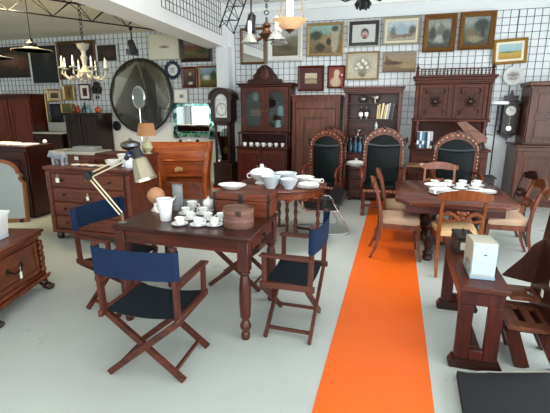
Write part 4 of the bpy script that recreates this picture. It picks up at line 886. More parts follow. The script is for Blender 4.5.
# chrome cantilever armchair
t = thing('chrome_armchair', 'chrome tube armchair with black seat beside the round table', 'armchair', (-.98, 5.62, 0), 25); t.scale = (1, 1, .95)
for s_ in (-1, 1):
    b = MB(); y = s_*.27
    b.tube([(-.32, y, .012), (.3, y, .012), (.36, y, .03), (.37, y, .06), (.12, y, .5), (.1, y, .56), (.06, y, .6), (-.26, y, .62), (-.3, y, .6), (-.31, y, .55), (-.3, y, .42), (-.26, y, .39), (.2, y, .36)], .0115, 8); b.done('side_frame', CHROME, t)
b = MB(); b.tube([(-.32, -.27, .012), (-.32, .27, .012)], .0115, 8); b.tube([(.2, -.27, .36), (.2, .27, .36)], .0115); b.done('crossbar', CHROME, t)
b = MB(); b.loft([[Vector((-.25, y, .405)), Vector((.0, y, .36)), Vector((.22, y, .385)), Vector((.22, y, .41)), Vector((0, y, .39)), Vector((-.25, y, .43))] for y in (-.255, .255)]); b.done('seat', BLACK, t)
b = MB(); b.loft([[Vector((.2, y, .45)), Vector((.31, y, .66)), Vector((.33, y, .65)), Vector((.22, y, .44))] for y in (-.25, .25)]); b.done('backrest', BLACK, t)

# leather high chairs (faces -y)
def throne(label, loc, rz=0):
    t = thing('leather_high_chair', label, 'armchair', loc, rz, 'carved high chairs with dark leather')
    def apts(w, z0, z1, top, n=12): return [(-w, z0), (w, z0), (w, z1)]+[(w*math.cos(PI*k/n), z1+(top-z1)*math.sin(PI*k/n)**1.25) for k in range(1, n)]+[(-w, z1)]
    b = MB(); b.ringprism(apts(.33, .34, 1.08, 1.33), apts(.272, .5, 1.06, 1.25), -.03, .03)
    b.ringprism(apts(.335, 1.04, 1.10, 1.37), apts(.30, 1.04, 1.08, 1.31), -.045, .035)
    b.done('back_frame', W_THRONE, t)
    MB().tube([(-.262, -.03, 1.09), (-.13, -.05, 1.075), (0, -.055, 1.07), (.13, -.05, 1.075), (.262, -.03, 1.09)], .028, 10).done('head_roll', plain('1b2426', .4, 0, var=.3, scale=6, bump=.1), t)
    b = MB(); b.prism(apts(.274, .5, 1.06, 1.252), -.02, .012); b.loft([[Vector((x*s2, -.02-d, z)) for x, z in apts(.274, .5, 1.06, 1.252)] for s2, d in ((1, 0), (.94, .02), (.9, .024))]); b.done('back_leather', GREEN, t)
    st = MB().sph((0, 0, 0), .011, (1, .6, 1), 6, 4).done('brass_stud', plain('e3d3a8', .25, .6), t); first = True
    for x, y, z in [(-.325, -.036, .5+.06*k) for k in range(10)]+[(.325, -.036, .5+.06*k) for k in range(10)]+[(.315*math.cos(PI*k/12), -.046, 1.09+.225*math.sin(PI*k/12)**1.25) for k in range(13)]+[(-.27+.06*k, -.525, .41) for k in range(10)]:
        c = st if first else st.copy()
        if not first: COL.objects.link(c)
        c.location = (x, y, z); first = False
    for s_ in (-1, 1):
        b = MB(); b.tube([(s_*.31, -.02, 1.06), (s_*.345, -.02, 1.12), (s_*.34, -.01, 1.18), (s_*.375, 0, 1.2), (s_*.385, 0, 1.15), (s_*.355, 0, 1.13)], [.02, .034, .026, .024, .02, .01], 8); b.done('carved_ear', W_DARK, t)
        b = MB(); b.tube([(s_*.31*math.cos(PI*(.12+.06*k)), -.01, 1.11+.25*math.sin(PI*(.12+.06*k))**1.25) for k in range(7)], [.012, .024, .014, .024, .014, .022, .01], 8); b.done('carved_edge', W_DARK, t)
    MB().sph((0, -.02, 1.365), .04, (1.3, .8, 1)).done('carved_crest', W_DARK, t)
    b = MB(); b.box(-.31, .31, -.52, .0, .38, .44, .008); b.done('seat_frame', W_THRONE, t)
    b = MB(); b.box(-.29, .29, -.51, -.03, .44, .5, .025); b.done('seat_leather', GREEN, t)
    for s_ in (-1, 1):
        b = MB(); b.tube([(s_*.31, -.0, .72), (s_*.34, -.2, .74), (s_*.345, -.4, .72), (s_*.33, -.5, .66), (s_*.33, -.52, .6)], [.025, .028, .03, .035, .02], 10)
        b.done('armrest', W_THRONE, t)
        MB().lathe([(.02, .44), (.032, .48), (.018, .53), (.03, .6), (.022, .7)], (s_*.33, -.44, 0), 10).done('arm_post', W_THRONE, t)
        MB().lathe([(.022, 0), (.036, .03), (.022, .07), (.036, .14), (.024, .2), (.038, .28), (.032, .44)], (s_*.29, -.49, 0), 12).done('leg', W_THRONE, t)
        MB().tube([(s_*.31, 0, .36), (s_*.31, .01, .2), (s_*.31, .04, 0)], [.035, .028, .026], 8).done('leg', W_THRONE, t)
    b = MB(); b.bar((-.29, -.49, .17), (.29, -.49, .17), .03, .04); b.bar((-.29, -.49, .12), (-.31, 0, .12), .03, .03); b.bar((.29, -.49, .12), (.31, 0, .12), .03, .03); b.done('stretcher', W_THRONE, t)
    return t
th = throne('carved high chair with dark green leather just behind the round table', (-1.16, 7.28, 0), -6)
th.scale = (.88, 1, 1)
dup(th, (-1.17, 7.89, 0), 3, 'carved high chair half hidden behind the one at the round table, before the wardrobe')
dup(th, (-.17, 7.14, 0), 2, 'carved high chair with dark green leather standing at the end of the orange stripe', scale=(.98, 1, 1.04))
dup(th, (.96, 7.1, 0), 0, 'carved high chair with dark green leather behind the dining table, in front of the buffet', scale=(1, 1, 1))

# ------------------------------------------------ dining table and chairs
t = thing('dining_table', 'heavy dark dining table with cut corners and carved legs, right of the orange stripe', 'dining table', (.68, 5.2, 0))
DT = wood('4a2219', '7e4838', axis=0, rough=.25, coat=.4)
hx, hy, c_ = .63, .7, .17
oc = [(-hx, -hy+c_), (-hx+c_, -hy), (hx-c_, -hy), (hx, -hy+c_), (hx, hy-c_), (hx-c_, hy), (-hx+c_, hy), (-hx, hy-c_)]
b = MB(); b.loft([[Vector((p*s_, q*s_, z)) for p, q in oc] for s_, z in ((.965, .70), (.99, .715), (1, .73), (1, .75), (.985, .76))]); b.done('tabletop', DT, t)
b = MB(); b.box(-.5, .5, -.56, -.53, .6, .7); b.box(-.5, .5, .53, .56, .6, .7); b.box(-.5, -.47, -.53, .53, .6, .7); b.box(.47, .5, -.53, .53, .6, .7); b.done('apron', W_MAHO, t)
LP = [(.045, 0), (.06, .03), (.05, .06), (.06, .09), (.035, .13), (.05, .18), (.065, .22), (.075, .28), (.07, .34), (.045, .38), (.06, .42), (.035, .47), (.055, .52), (.065, .56), (.05, .6), (.06, .7)]
for sx, sy in ((-.22, -.38), (.26, -.38), (-.22, .38), (.26, .38)):
    b = MB(); b.lathe(LP, (sx, sy, 0), 14)
    for k in range(8):
        a = 2*PI*k/8; b.sph((sx+.068*math.cos(a), sy+.068*math.sin(a), .28), .022, (1, 1, 2), 6, 5)
    b.done('leg', W_DARK, t)
b = MB(); b.bar((-.22, -.38, .1), (-.22, .38, .1), .05, .05); b.bar((.26, -.38, .1), (.26, .38, .1), .05, .05); b.bar((-.22, 0, .1), (.26, 0, .1), .05, .05); b.done('stretcher', W_DARK, t)
ZD = .76
GD = 'white crockery on the dining table'
for i in range(4):
    saucer('wide white dinner plate nearest the left corner of the dining table, %s of its pile' % ['lowest', 'second', 'third', 'topmost'][i], (.56, 5.0, ZD+.012*i), .135, PORC, GD, .022, 'plate', 'plate')
bowl('serving_bowl', 'wide shallow white bowl behind the dinner plate pile on the dining table', (.52, 5.3, ZD), .13, .06, PORC, 'bowl', .5, GD)
for i, (x, y) in enumerate(((.74, 5.03), (.93, 5.1), (1.09, 5.2))):
    for k in range(2): saucer('%s white side plate in the %s pile right of the dinner plates' % (['lower', 'upper'][k], ORD[i]), (x, y, ZD+.012*k), .1, PORC, GD, .02, 'plate', 'plate')
for i, (x, y) in enumerate(((.53, 5.53), (.70, 5.56), (.88, 5.62), (1.06, 5.66), (.62, 5.36), (.82, 5.38), (1.0, 5.44))):
    pos = ['back row of the dining table, leftmost', 'back row of the dining table, second from left', 'back row of the dining table, third from left', 'back row of the dining table, rightmost', 'middle row of the dining table, left', 'middle row of the dining table, centre', 'middle row of the dining table, right']
    saucer('white saucer under the cup in the '+pos[i], (x, y, ZD), .085, PORC, GD)
    z = ZD+.007
    if i == 0: dcup = cup('white cup in the '+pos[0], (x, y, z), 30, .052, .065, PORC, GD)
    else: dup(dcup, (x, y, z), 30+40*i, 'white cup in the '+pos[i], GD)

def chair(label, loc, rz, wmat, smat, dirty=None):
    """faces +y; saber legs, curved yoke top rail, pierced mid rail, drop-in seat"""
    t = thing('dining_chair', label, 'chair', loc, rz, 'upholstered dining chairs')
    b = MB()
    ys, ye = -.2, .22
    b.loft([[Vector((-.185*s_, ys+.02*(1-s_)*5, z)), Vector((.185*s_, ys+.02*(1-s_)*5, z)), Vector((.225*s_, ye*s_, z)), Vector((.1*s_, (ye+.025)*s_, z)), Vector((-.1*s_, (ye+.025)*s_, z)), Vector((-.225*s_, ye*s_, z))] for s_, z in ((1, .43), (1.0, .47), (.94, .495), (.75, .51))])
    b.done('seat', smat, t, sharp=60)
    b = MB(); b.bar((-.2, -.2, .4), (.2, -.2, .4), .025, .06); b.bar((-.215, .21, .4), (.215, .21, .4), .025, .06); b.bar((-.195, -.2, .4), (-.215, .21, .4), .025, .06); b.bar((.195, -.2, .4), (.215, .21, .4), .025, .06); b.done('seat_frame', wmat, t)
    for s_ in (-1, 1):
        MB().tube([(s_*.215, .215, .44), (s_*.215, .22, .3), (s_*.215, .235, .15), (s_*.215, .26, 0)], [.027, .025, .021, .018], 4, up=(1, 0, 0)).done('leg', wmat, t)
        MB().tube([(s_*.205, -.2, .46), (s_*.205, -.21, .3), (s_*.207, -.25, .14), (s_*.21, -.31, 0)], [.027, .026, .023, .019], 4, up=(1, 0, 0)).done('leg', wmat, t)
        MB().tube([(s_*.205, -.2, .44), (s_*.205, -.215, .6), (s_*.205, -.25, .76), (s_*.205, -.3, .9)], [.026, .024, .022, .02], 4, up=(1, 0, 0)).done('back_post', wmat, t)
    b = MB(); rr = []
    for k in range(13):
        u = -1+k/6; x = u*.255; yy = -.285-.035*(1-u*u); hh = .055-.028*abs(u)**3; zc = .89+.012*math.cos(u*PI)
        rr.append([Vector((x, yy-.016, zc-hh)), Vector((x, yy+.014, zc-hh)), Vector((x, yy+.006-.01, zc+hh*.9)), Vector((x, yy-.028, zc+hh*.9))])
    b.loft(rr); b.done('top_rail', wmat, t)
    b = MB()
    for s_ in (-1, 1):
        b.tube([(s_*.2, -.232, .66), (s_*.14, -.24, .69), (s_*.08, -.245, .675), (s_*.04, -.245, .63), (0, -.245, .62)], [.018, .024, .02, .018, .016], 8)
        b.tube([(s_*.2, -.226, .625), (s_*.13, -.23, .6), (s_*.07, -.235, .61), (s_*.05, -.24, .65), (s_*.09, -.24, .665)], [.014, .016, .014, .013, .01], 8)
    b.sph((0, -.245, .685), .034, (1.3, .6, .9)); b.sph((0, -.245, .64), .03, (1, .6, 1)); b.sph((-.045, -.245, .7), .018); b.sph((.045, -.245, .7), .018)
    b.done('carved_rail', wmat, t)
    return t
PK = wood('7a4634', 'a8705a', axis=2, rough=.3)
chair('honey coloured dining chair with its back to the camera, in front of the dining table', (.70, 4.62, 0), 4, wood('6e3514', 'a55f2c', rough=.35, axis=2), cloth('d8b078', 'e4c090'))
ca = chair('brown dining chair with beige seat nearest the camera on the orange stripe', (.1, 4.92, 0), -86, W_DINE, CREAM)
dup(ca, (.13, 5.6, 0), -88, 'second brown dining chair on the orange stripe, behind the nearer beige one')
dup(ca, (1.33, 5.24, 0), 88, 'brown dining chair with beige seat at the right side of the dining table')
cb = chair('darker dining chair behind the beige one at the right side of the dining table', (1.42, 5.86, 0), 92, W_DARK, CREAM)
chair('dining chair with pinkish brown curved top rail on the far side of the dining table', (.66, 6.2, 0), 176, PK, CREAM)
t = thing('console_table', 'small console table with pale wooden top between two leather high chairs', 'table', (.42, 7.55, 0))
MB().box(-.20, .22, -.2, .2, .735, .77, .012).done('tabletop', wood('a0764a', 'c49a6a', axis=0), t); MB().box(-.17, .19, -.17, .17, .62, .735).done('apron', W_MAHO, t)
for sx in (-.15, .17):
    for sy in (-.15, .15): MB().lathe([(.016, 0), (.024, .1), (.016, .25), (.026, .42), (.02, .52), (.026, .62)], (sx, sy, 0), 10).done('leg', W_MAHO, t)
MB().box(-.18, .2, -.18, .18, .2, .225, .004).done('shelf', W_MAHO, t)
o = MB().box(-.085, .085, -.07, .07, 0, .022, .004).done('paper_stack', PAPER, loc=(.54, 7.45, .77)); tag(o, 'small pile of white paper on the pale console table top', 'papers')
# ------------------------------------------------ writing table
t = thing('writing_table', 'big dark red-brown writing table with turned legs and coffee set, in the middle foreground', 'table', (-1.53, 2.98, 0))
MB().box(-.586, .586, -.39, .39, .805, .835, .008).done('tabletop', W_TABLE, t)
AP = wood('3a160f', '6a2e20', axis=0)
b = MB(); b.box(-.54, .54, -.365, -.34, .705, .805); b.box(-.54, .54, .34, .365, .705, .805); b.box(-.55, -.525, -.34, .34, .705, .805); b.box(.52, .54, -.34, .34, .705, .805); b.done('apron', AP, t)
LT = [(.028, 0), (.034, .015), (.034, .05), (.026, .065), (.042, .1), (.044, .12), (.03, .15), (.024, .165), (.04, .19), (.046, .3), (.045, .42), (.038, .5), (.03, .53), (.044, .55), (.03, .57)]
for sx in (-1, 1):
    for sy in (-1, 1):
        b = MB(); b.lathe(LT, (sx*.522, sy*.34, 0), 16); b.box(sx*.522-.043, sx*.522+.043, sy*.34-.043, sy*.34+.043, .565, .805, .005); b.done('leg', W_LEG, t)
d = put(MB().box(0, .014, -.25, .25, 0, .1, .004).done('drawer', AP, t), .541, 0, .70)
b = MB(); b.sph((.035, 0, .05), .016); b.cyl((.012, 0, .05), (.03, 0, .05), .007); b.done('knob', W_DARK, d)
ZW = .835
# director's chairs
def director(label, loc, rz):
    t = thing('folding_director_chair', label, 'folding chair', loc, rz, 'folding canvas chairs around the writing table')
    wz, wx, wy = W_DIR, W_DIRX, wood('3c1b13', '693726', rough=.5, axis=1)
    for s_ in (-1, 1):
        MB().bar((s_*.262, -.2, .46), (s_*.267, -.213, .94), .026, .036, (0, 1, 0)).done('back_post', wz, t)
        MB().bar((s_*.262, .15, .46), (s_*.265, .15, .68), .024, .036, (0, 1, 0)).done('front_post', wz, t)
        b = MB(); b.prism([(-.215, .678), (.165, .678), (.19, .685), (.175, .698), (-.215, .703)], s_*.266-.027, s_*.266+.027, 'yz'); b.done('armrest', wy, t)
        MB().box(s_*.267-.014, s_*.267+.014, -.235, .185, .435, .48, .004).done('seat_rail', wy, t)
    for y in (-.19, .16):
        dy = .013
        MB().bar((-.265, y-dy, .012), (.258, y-dy, .44), .024, .04, (0, 0, 1)).done('leg', wx, t)
        MB().bar((.265, y+dy, .012), (-.258, y+dy, .44), .024, .04, (0, 0, 1)).done('leg', wx, t)
    for s_ in (-1, 1): MB().bar((s_*.2, -.19, .066), (s_*.2, .16, .066), .018, .024).done('stretcher', wy, t)
    b = MB(); rows = []
    for k in range(11):
        u = -1+k/5; z = .467-.028*(1-u*u)
        rows.append([Vector((u*.261, -.19, z)), Vector((u*.261, .175, z)), Vector((u*.261, .175, z+.006)), Vector((u*.261, -.19, z+.006))])
    b.loft(rows); b.done('canvas_seat', NAVY, t)
    b = MB(); rows = []
    for k in range(13):
        u = -1+k/6; yy = -.03*(1-u*u)
        rows.append([Vector((u*.27, -.222+yy-.01, .735)), Vector((u*.272, -.228+yy-.01, .92)), Vector((u*.272, -.223+yy-.01, .92)), Vector((u*.27, -.217+yy-.01, .735))])
    b.loft(rows)
    for s_ in (-1, 1): b.tube([(s_*.265, -.208, .735), (s_*.267, -.213, .92)], .026, 8)
    b.done('canvas_back', BLUE, t); return t
da = director('blue canvas folding director chair in the front, its back to the camera', (-1.49, 2.23, 0), 3)
B1 = dup(da, (-2.295, 2.91, 0), -99, 'blue canvas folding director chair at the left end of the writing table')
dup(da, (-.715, 2.95, 0), 89, 'blue canvas folding director chair between the writing table and the orange stripe')
dup(da, (-1.42, 3.60, 0), 178, 'blue canvas folding director chair pushed under the far side of the writing table')
da.scale = (1, 1.14, 1)

# things on the table
t = thing('wooden_chest', 'brown wooden box with dark metal corners at the back right of the writing table', 'box', (-1.225, 3.276, ZW), 0)
b = MB(); b.box(-.25, .25, -.128, .128, 0, .135, .004); b.done('body', wood('5c2c1c', '8e4e36', axis=0), t)
MB().box(-.252, .252, -.13, .13, .139, .2, .006).done('lid', wood('5c2c1c', '8e4e36', axis=0), t)
for sx in (-1, 1):
    for sy in (-1, 1):
        b = MB(); b.box(sx*.244-.011, sx*.244+.011, sy*.122-.011, sy*.122+.011, .002, .137, .002); b.box(sx*.245-.011, sx*.245+.011, sy*.123-.011, sy*.123+.011, .141, .203, .002); b.done('corner_bracket', plain('33302f', .4, .6), t)
MB().box(-.02, .02, -.136, -.128, .06, .195, .002).done('hasp', plain('33302f', .4, .6), t)
o = saucer('white oval dish lying on top of the wooden box', (-1.368, 3.315, 1.038), .125, PORC, None, .04, 'dish', 'dish'); o.scale = (1.05, .8, 1)
t = thing('leather_collar_box', 'round pinkish brown leather box with buckled band beside the wooden box', 'box', (-1.141, 2.875, ZW), 0)
LE = plain('6a473b', .55, var=.3, scale=16, bump=.25)
MB().lathe([(.001, 0), (.12, 0), (.122, .005), (.12, .06), (.122, .15), (.117, .155), (.112, .15), (.11, .02), (.001, .015)], (0, 0, 0), 32, sx=1, sy=.85).done('body', LE, t)
for z in (.05, .118): MB().lathe([(.121, z), (.1255, z+.002), (.1255, z+.02), (.121, z+.022)], (0, 0, 0), 32, sx=1, sy=.85).done('band', plain('7c5648', .5, var=.25, scale=20), t)
b = MB(); b.box(.02, .06, -.112, -.098, .105, .145, .003); b.done('buckle', plain('4a3a34', .4, .5), t)
t = thing('white_pitcher', 'tall white tapering pitcher at the left of the coffee set', 'pitcher', (-1.782, 2.861, ZW), 25); t.scale = (.86, .86, .86)
b = MB(); pr = [(.001, 0), (.048, 0), (.052, .008), (.066, .12), (.078, .2), (.082, .215), (.076, .215), (.06, .1), (.001, .02)]
b.lathe(pr, (0, 0, 0), 12); b.prism([(.05, .17), (.082, .215), (.115, .25), (.085, .2)], -.025, .025); b.done('body', PORC, t)
MB().tube([(-.068, 0, .17), (-.092, 0, .165), (-.096, 0, .13), (-.082, 0, .09), (-.058, 0, .08)], .008, 8).done('handle', PORC, t)
o = MB().lathe([(.001, 0), (.045, 0), (.047, .005), (.047, .235), (.043, .235), (.042, .02), (.001, .02)], (0, 0, 0), 24).done('glass_cylinder_vase', plain('b9bdbd', .08, 0, var=.15, scale=30, trans=.55), loc=(-1.859, 3.208, ZW)); tag(o, 'grey glass cylinder vase behind the coffee set', 'vase')
t = thing('wooden_ball', 'pale brown wooden ball on short base behind the white pitcher', 'ball', (-2.035, 3.13, ZW), 0)
MB().sph((0, 0, .14), .078, (1, 1, .95), 22, 14).done('ball', plain('b98560', .45, var=.18, scale=9), t); MB().lathe([(.001, 0), (.05, 0), (.05, .01), (.025, .04), (.03, .072), (.001, .073)], (0, 0, 0), 16).done('base', plain('d9cdb8', .4), t)
ROW = [(-1.601, 2.770, 'front row, left'), (-1.449, 2.789, 'front row, middle'), (-1.324, 2.822, 'front row, right'), (-1.594, 2.933, 'second row, left'), (-1.445, 2.958, 'second row, right'), (-1.710, 3.073, 'third row, left'), (-1.561, 3.111, 'third row, right'), (-1.334, 2.986, 'right end, beside the leather box')]
for i, (x, y, w_) in enumerate(ROW):
    saucer('white saucer of the coffee set, '+w_, (x, y, ZW), .068, PORC, 'coffee saucers on the writing table')
    z = ZW+.0065
    if i == 0: cc = cup('white coffee cup of the coffee set, '+w_, (x, y, z), -30, .042, .056, PORC, 'coffee cups on the writing table')
    else: dup(cc, (x, y, z), -30+35*i, 'white coffee cup of the coffee set, '+w_)
t = thing('creamer', 'white cream jug at the back left of the coffee set', 'jug', (-1.734, 3.236, ZW), 0); t.scale = (.8, .8, .8)
MB().lathe([(.001, 0), (.035, 0), (.03, .01), (.055, .05), (.06, .09), (.066, .1), (.06, .1), (.001, .03)], (0, 0, 0), 18).done('body', PORC, t); MB().torus((.066, 0, .055), .026, .006, 'y', 14, 6).done('handle', PORC, t)
t = thing('sugar_bowl', 'white lidded sugar bowl at the back of the coffee set', 'sugar bowl', (-1.584, 3.266, ZW), 0); t.scale = (.9, .9, .88)
MB().lathe([(.001, 0), (.06, 0), (.064, .008), (.035, .016), (.05, .04), (.06, .08), (.055, .095), (.001, .09)], (0, 0, 0), 20).done('body', PORC, t); MB().lathe([(.058, .096), (.045, .115), (.015, .125), (.008, .13), (.014, .142), (.001, .15)], (0, 0, 0), 20).done('lid', PORC, t)
# clamped work lamp
t = thing('jointed_work_lamp', 'silver shaded work lamp with jointed pale arms clamped to the table corner', 'desk lamp', (-2.079, 2.697, ZW), 0)
CR = plain('d9cfae', .4, .1, var=.05)
b = MB(); b.box(-.02, .03, -.02, .02, 0, .012, .002); b.box(-.03, -.016, -.02, .02, -.08, .012, .002); b.box(-.03, .03, -.02, .02, -.08, -.07, .002); b.cyl((.015, 0, -.07), (.015, 0, -.032), .006); b.done('clamp', plain('8a8478', .4, .6), t)
b = MB(); b.cyl((0, 0, .01), (0, 0, .075), .013); b.done('swivel_post', plain('7a5a40', .5), t)
e0, e1, e2 = Vector((-.01, 0, .075)), Vector((-.255, -.03, .378)), Vector((.11, -.03, .535))
for q in (-.016, .016):
    n_ = Vector((.78, 0, .63))*q; MB().cyl(e0+n_, e1+n_, .006, n=8).done('lower_arm', CR, t)
    n_ = Vector((-.46, 0, .88))*q; MB().cyl(e1+n_, e2+n_, .006, n=8).done('upper_arm', CR, t)
b = MB(); b.lathe([(.001, -.03), (.034, -.03), (.034, .03), (.001, .03)], e1, 16, 'y'); b.box(e1.x-.02, e1.x+.05, -.045, -.015, e1.z-.01, e1.z+.035, .004, (0, R(-30), 0)); b.done('elbow_joint', BLACK, t)
b = MB(); b.sph(e2, .02); b.cyl(e2, e2+Vector((.1, 0, .03)), .008); b.done('head_joint', BLACK, t)
ax = Vector((.36, -.12, -.92)).normalized(); h0 = Vector((.215, -.03, .555))
def along(rs): return [h0+ax*d for d, _ in rs], [r for _, r in rs]
pts, rs = along([(-.06, .02), (-.055, .034), (.0, .036), (.02, .036)]); MB().tube(pts, rs, 20).done('head_cap', BLACK, t)
b = MB(); pts, rs = along([(.018, .038), (.03, .055), (.08, .066), (.17, .08), (.19, .085)]); b.tube(pts, rs, 24, cap=False); pts, rs = along([(.19, .085), (.189, .080), (.17, .075), (.08, .061), (.035, .05)]); b.tube(pts, rs, 24, cap=False); b.done('lamp_shade', plain('b5ac94', .28, .85, var=.08), t)
MB().sph(h0+ax*.15, .04).done('bulb', plain('f6f3ea', .3, emit=1.5, emith='fff2dc'), t)
b = MB(); b.box(-.02, .02, -.032, -.029, -.075, -.005, 0); b.done('price_tag', PAPER, t)

# ------------------------------------------------ small chest with lion feet, left edge
t = thing('lion_foot_chest', 'small carved brown chest on lion feet at the left edge', 'chest', (-3.345, 2.52, 0), 104.5)
LC = wood('55240f', '93502a', axis=0, scale=1.4)
b = MB(); b.box(-.4, .4, -.19, .21, .17, .53, .006); b.box(-.42, .42, -.22, .22, .535, .57, .01); b.box(-.44, .44, -.235, .23, .57, .6, .012); b.box(-.42, .42, -.215, .22, .13, .175, .015); b.box(-.44, .44, -.235, .22, .1, .135, .02); b.done('body', LC, t)
d = put(panel_door(.66, .3, .035, .02, False).done('front_panel', LC, t), 0, -.19, .2)
b = MB()
b.tube([(-.09, -.02, .16), (-.05, -.035, .13), (.05, -.035, .13), (.09, -.02, .16)], .007, 8)
for s_ in (-1, 1): b.lathe([(.001, -.02), (.024, -.016), (.028, 0)], (s_*.09, 0, .165), 12, 'y')
b.done('handle', W_BLACK, d)
for s_ in (-1, 1):
    b = MB()
    for k in range(6): b.sph((s_*.385, -.205, .2+.055*k), .034-.003*(k % 2)*2, (1, .8, 1.1), 10, 8)
    b.done('carved_corner', LC, t)
b = MB(); b.tube([(-.43+.86*k/24, -.235, .135+.006*(-1)**k) for k in range(25)], [.012+.005*(k % 2) for k in range(25)], 8); b.done('carved_moulding', LC, t)
for sx in (-1, 1):
    for sy in (-1, 1):
        b = MB(); x, y = sx*.37, -.17 if sy < 0 else .14
        f = -1 if sy < 0 else 1
        b.tube([(x, y, .13), (x, y+f*.015, .09), (x, y+f*.035, .055)], [.05, .045, .04], 10); b.sph((x, y+f*.06, .036), .042, (1.0, 1.25, .85), 12, 8)
        for q in (-1.2, -.4, .4, 1.2): b.sph((x+q*.024, y+f*(.105-.008*abs(q)), .022), .02, (.8, 1.3, 1.05), 8, 6)
        b.done('lion_foot', W_DARK, t)
paper_tag(t, .02, -.232, .32, .03, .06)
t = thing('white_planter', 'white square flared planter standing on the lion foot chest', 'planter', (-3.39, 2.60, .6), 14)
b = MB()
def sq(r, z): return [Vector((-r, -r, z)), Vector((r, -r, z)), Vector((r, r, z)), Vector((-r, r, z))]
b.loft([sq(.075, 0), sq(.085, .02), sq(.1, .2), sq(.115, .235), sq(.112, .245), sq(.095, .2), sq(.075, .03)]); b.done('body', PORC, t)
MB().box(-.09, .09, -.09, .09, -.0, .045, .006).done('base_band', PORCB, t)

# ------------------------------------------------ bench with machine, plank chair, rug
t = thing('trestle_bench', 'dark red-brown trestle side table with sled feet at the right foreground', 'side table', (.625, 3.20, 0)); t.scale = (1, 1, 1.03)
BW = wood('3c1610', '6b3022', axis=1, rough=.4); BZ = wood('32110c', '5a2318', axis=2, rough=.4)
b = MB(); b.box(-.15, .15, -.535, .535, .57, .605, .006); b.box(-.135, .135, -.5, .5, .55, .57, .004); b.done('top', BW, t)
b = MB(); b.box(-.13, -.11, -.42, .42, .46, .55); b.box(.11, .13, -.42, .42, .46, .55); b.done('apron', BW, t)
for y in (-.46, .41):
    b = MB(); b.box(-.135, .135, y-.025, y+.025, .46, .55); b.box(-.135, -.045, y-.025, y+.025, .07, .46); b.box(.045, .135, y-.025, y+.025, .07, .46); b.box(-.045, .045, y-.025, y+.025, .07, .14); b.done('leg', BZ, t)
    b = MB(); b.prism([(-.16, 0), (.16, 0), (.17, .03), (.145, .075), (-.145, .075), (-.17, .03)], y-.035, y+.035); b.done('sled_foot', W_DARK, t)
MB().box(-.03, .03, -.44, .39, .1, .15).done('stretcher', BZ, t)
t = thing('projector', 'beige slide projector with light blue front on the trestle side table', 'projector', (.625, 2.96, .6235), 0)
b = MB(); b.prism([(-.14, .02), (.145, .02), (.145, .22), (.12, .235), (-.1, .255), (-.135, .25), (-.14, .24)], -.075, .075, 'yz'); b.done('housing', plain('c4c3b2', .45, var=.04), t)
b = MB(); b.box(-.073, .073, -.152, -.141, .035, .245, .006); b.done('front_cover', plain('b5cfdc', .4, var=.03), t)
b = MB(); b.box(-.079, .079, -.15, .146, 0, .021, .004); b.done('base', plain('8fa9b8', .4), t)
MB().box(-.008, .012, -.1545, -.152, .172, .18, 0).done('emblem', plain('3c4a5a', .4), t)
b = MB(); b.box(-.083, -.076, -.1, .02, .03, .1, .002)
for k in range(4): b.box(-.088, -.082, -.09+.03*k, -.075+.03*k, .04, .09, .001)
b.done('vent', plain('8e8c7e', .5), t)
o = MB().tube([(.1, .03, .012), (.15, .08, .01), (.14, .16, .01), (.06, .2, .012), (.1, .24, .01), (.15, .2, .014)], .007, 6).done('power_cord', BLACK, loc=(.61, 2.95, .6245)); tag(o, 'black power cord curled behind the projector', 'cord')
t = thing('metal_case', 'small dark grey metal case behind the projector on the trestle side table', 'case', (.59, 3.44, .6235), 4)
b = MB(); b.box(-.07, .07, -.12, .12, 0, .105, .006); b.done('body', plain('3a3531', .4, .3), t)
MB().box(-.072, .072, -.122, .122, .108, .135, .006).done('lid', plain('2a2524', .4, .3), t)
MB().box(-.045, .045, -.127, -.12, .03, .09, .002).done('label_plate', plain('c9c4b4', .5), t)
MB().tube([(0, -.05, .135), (0, -.04, .16), (0, .04, .16), (0, .05, .135)], .006, 6).done('handle', BLACK, t)

t = thing('plank_armchair', 'dark wooden plank chair with pierced seat boards at the right edge beside the side table', 'chair', (1.05, 3.05, 0))
PW = wood('2c120d', '552a1e', axis=2); PY = wood('5a2f22', '8f5c46', axis=1)
b = MB(); b.prism([(.02, .30), (.05, .28), (.115, 1.1), (.085, 1.12)], -.42, .27); b.done('backrest', PW, t)
MB().tube([(.09, -.44, 1.09), (.085, -.2, 1.13), (.085, .1, 1.15), (.07, .25, 1.16), (.05, .31, 1.13), (.06, .32, 1.08)], [.03, .034, .034, .034, .03, .015], 12).done('top_rail', wood('6a3822', 'a5684a', axis=1), t)
b = MB(); b.prism([(-.18, .49), (.06, .45), (.06, .80), (.0, .75), (-.06, .64), (-.15, .53)], .22, .255); b.done('side_panel', PW, t)
b = MB(); b.prism([(-.19, .42), (.06, .40), (.06, .80), (.02, .76), (-.06, .6), (-.16, .49)], -.44, -.405); b.done('side_panel', PW, t) if False else b.bm.free()
def slotted(x0, x1, y0, y1, z, slots, th=.032):
    b = MB(); xs = sorted(slots); yb0, yb1 = y0+(y1-y0)*.22, y0+(y1-y0)*.8
    b.box(x0, x1, y0, yb0, z, z+th, .003); b.box(x0, x1, yb1, y1, z, z+th, .003); cur = x0
    for a, c in xs: b.box(cur, a, yb0, yb1, z, z+th, .002); cur = c
    b.box(cur, x1, yb0, yb1, z, z+th, .002); return b
slotted(-.235, .1, -.27, .14, .30, [(-.15, -.10), (-.05, -.0)]).done('seat_board', PY, t)
slotted(-.16, .06, .03, .25, .385, [(-.03, .0)]).done('seat_board', PY, t)
MB().box(-.22, .095, -.25, .13, .285, .294, 0).done('under_board', W_BLACK, t)
for y in (-.2, .08):
    MB().bar((-.2, y, .28), (-.1, y, .0), .05, .09, (1, 0, 0)).done('leg', PW, t)
    MB().bar((.14, y, .0), (.0, y, .28), .05, .09, (1, 0, 0)).done('leg', PW, t)
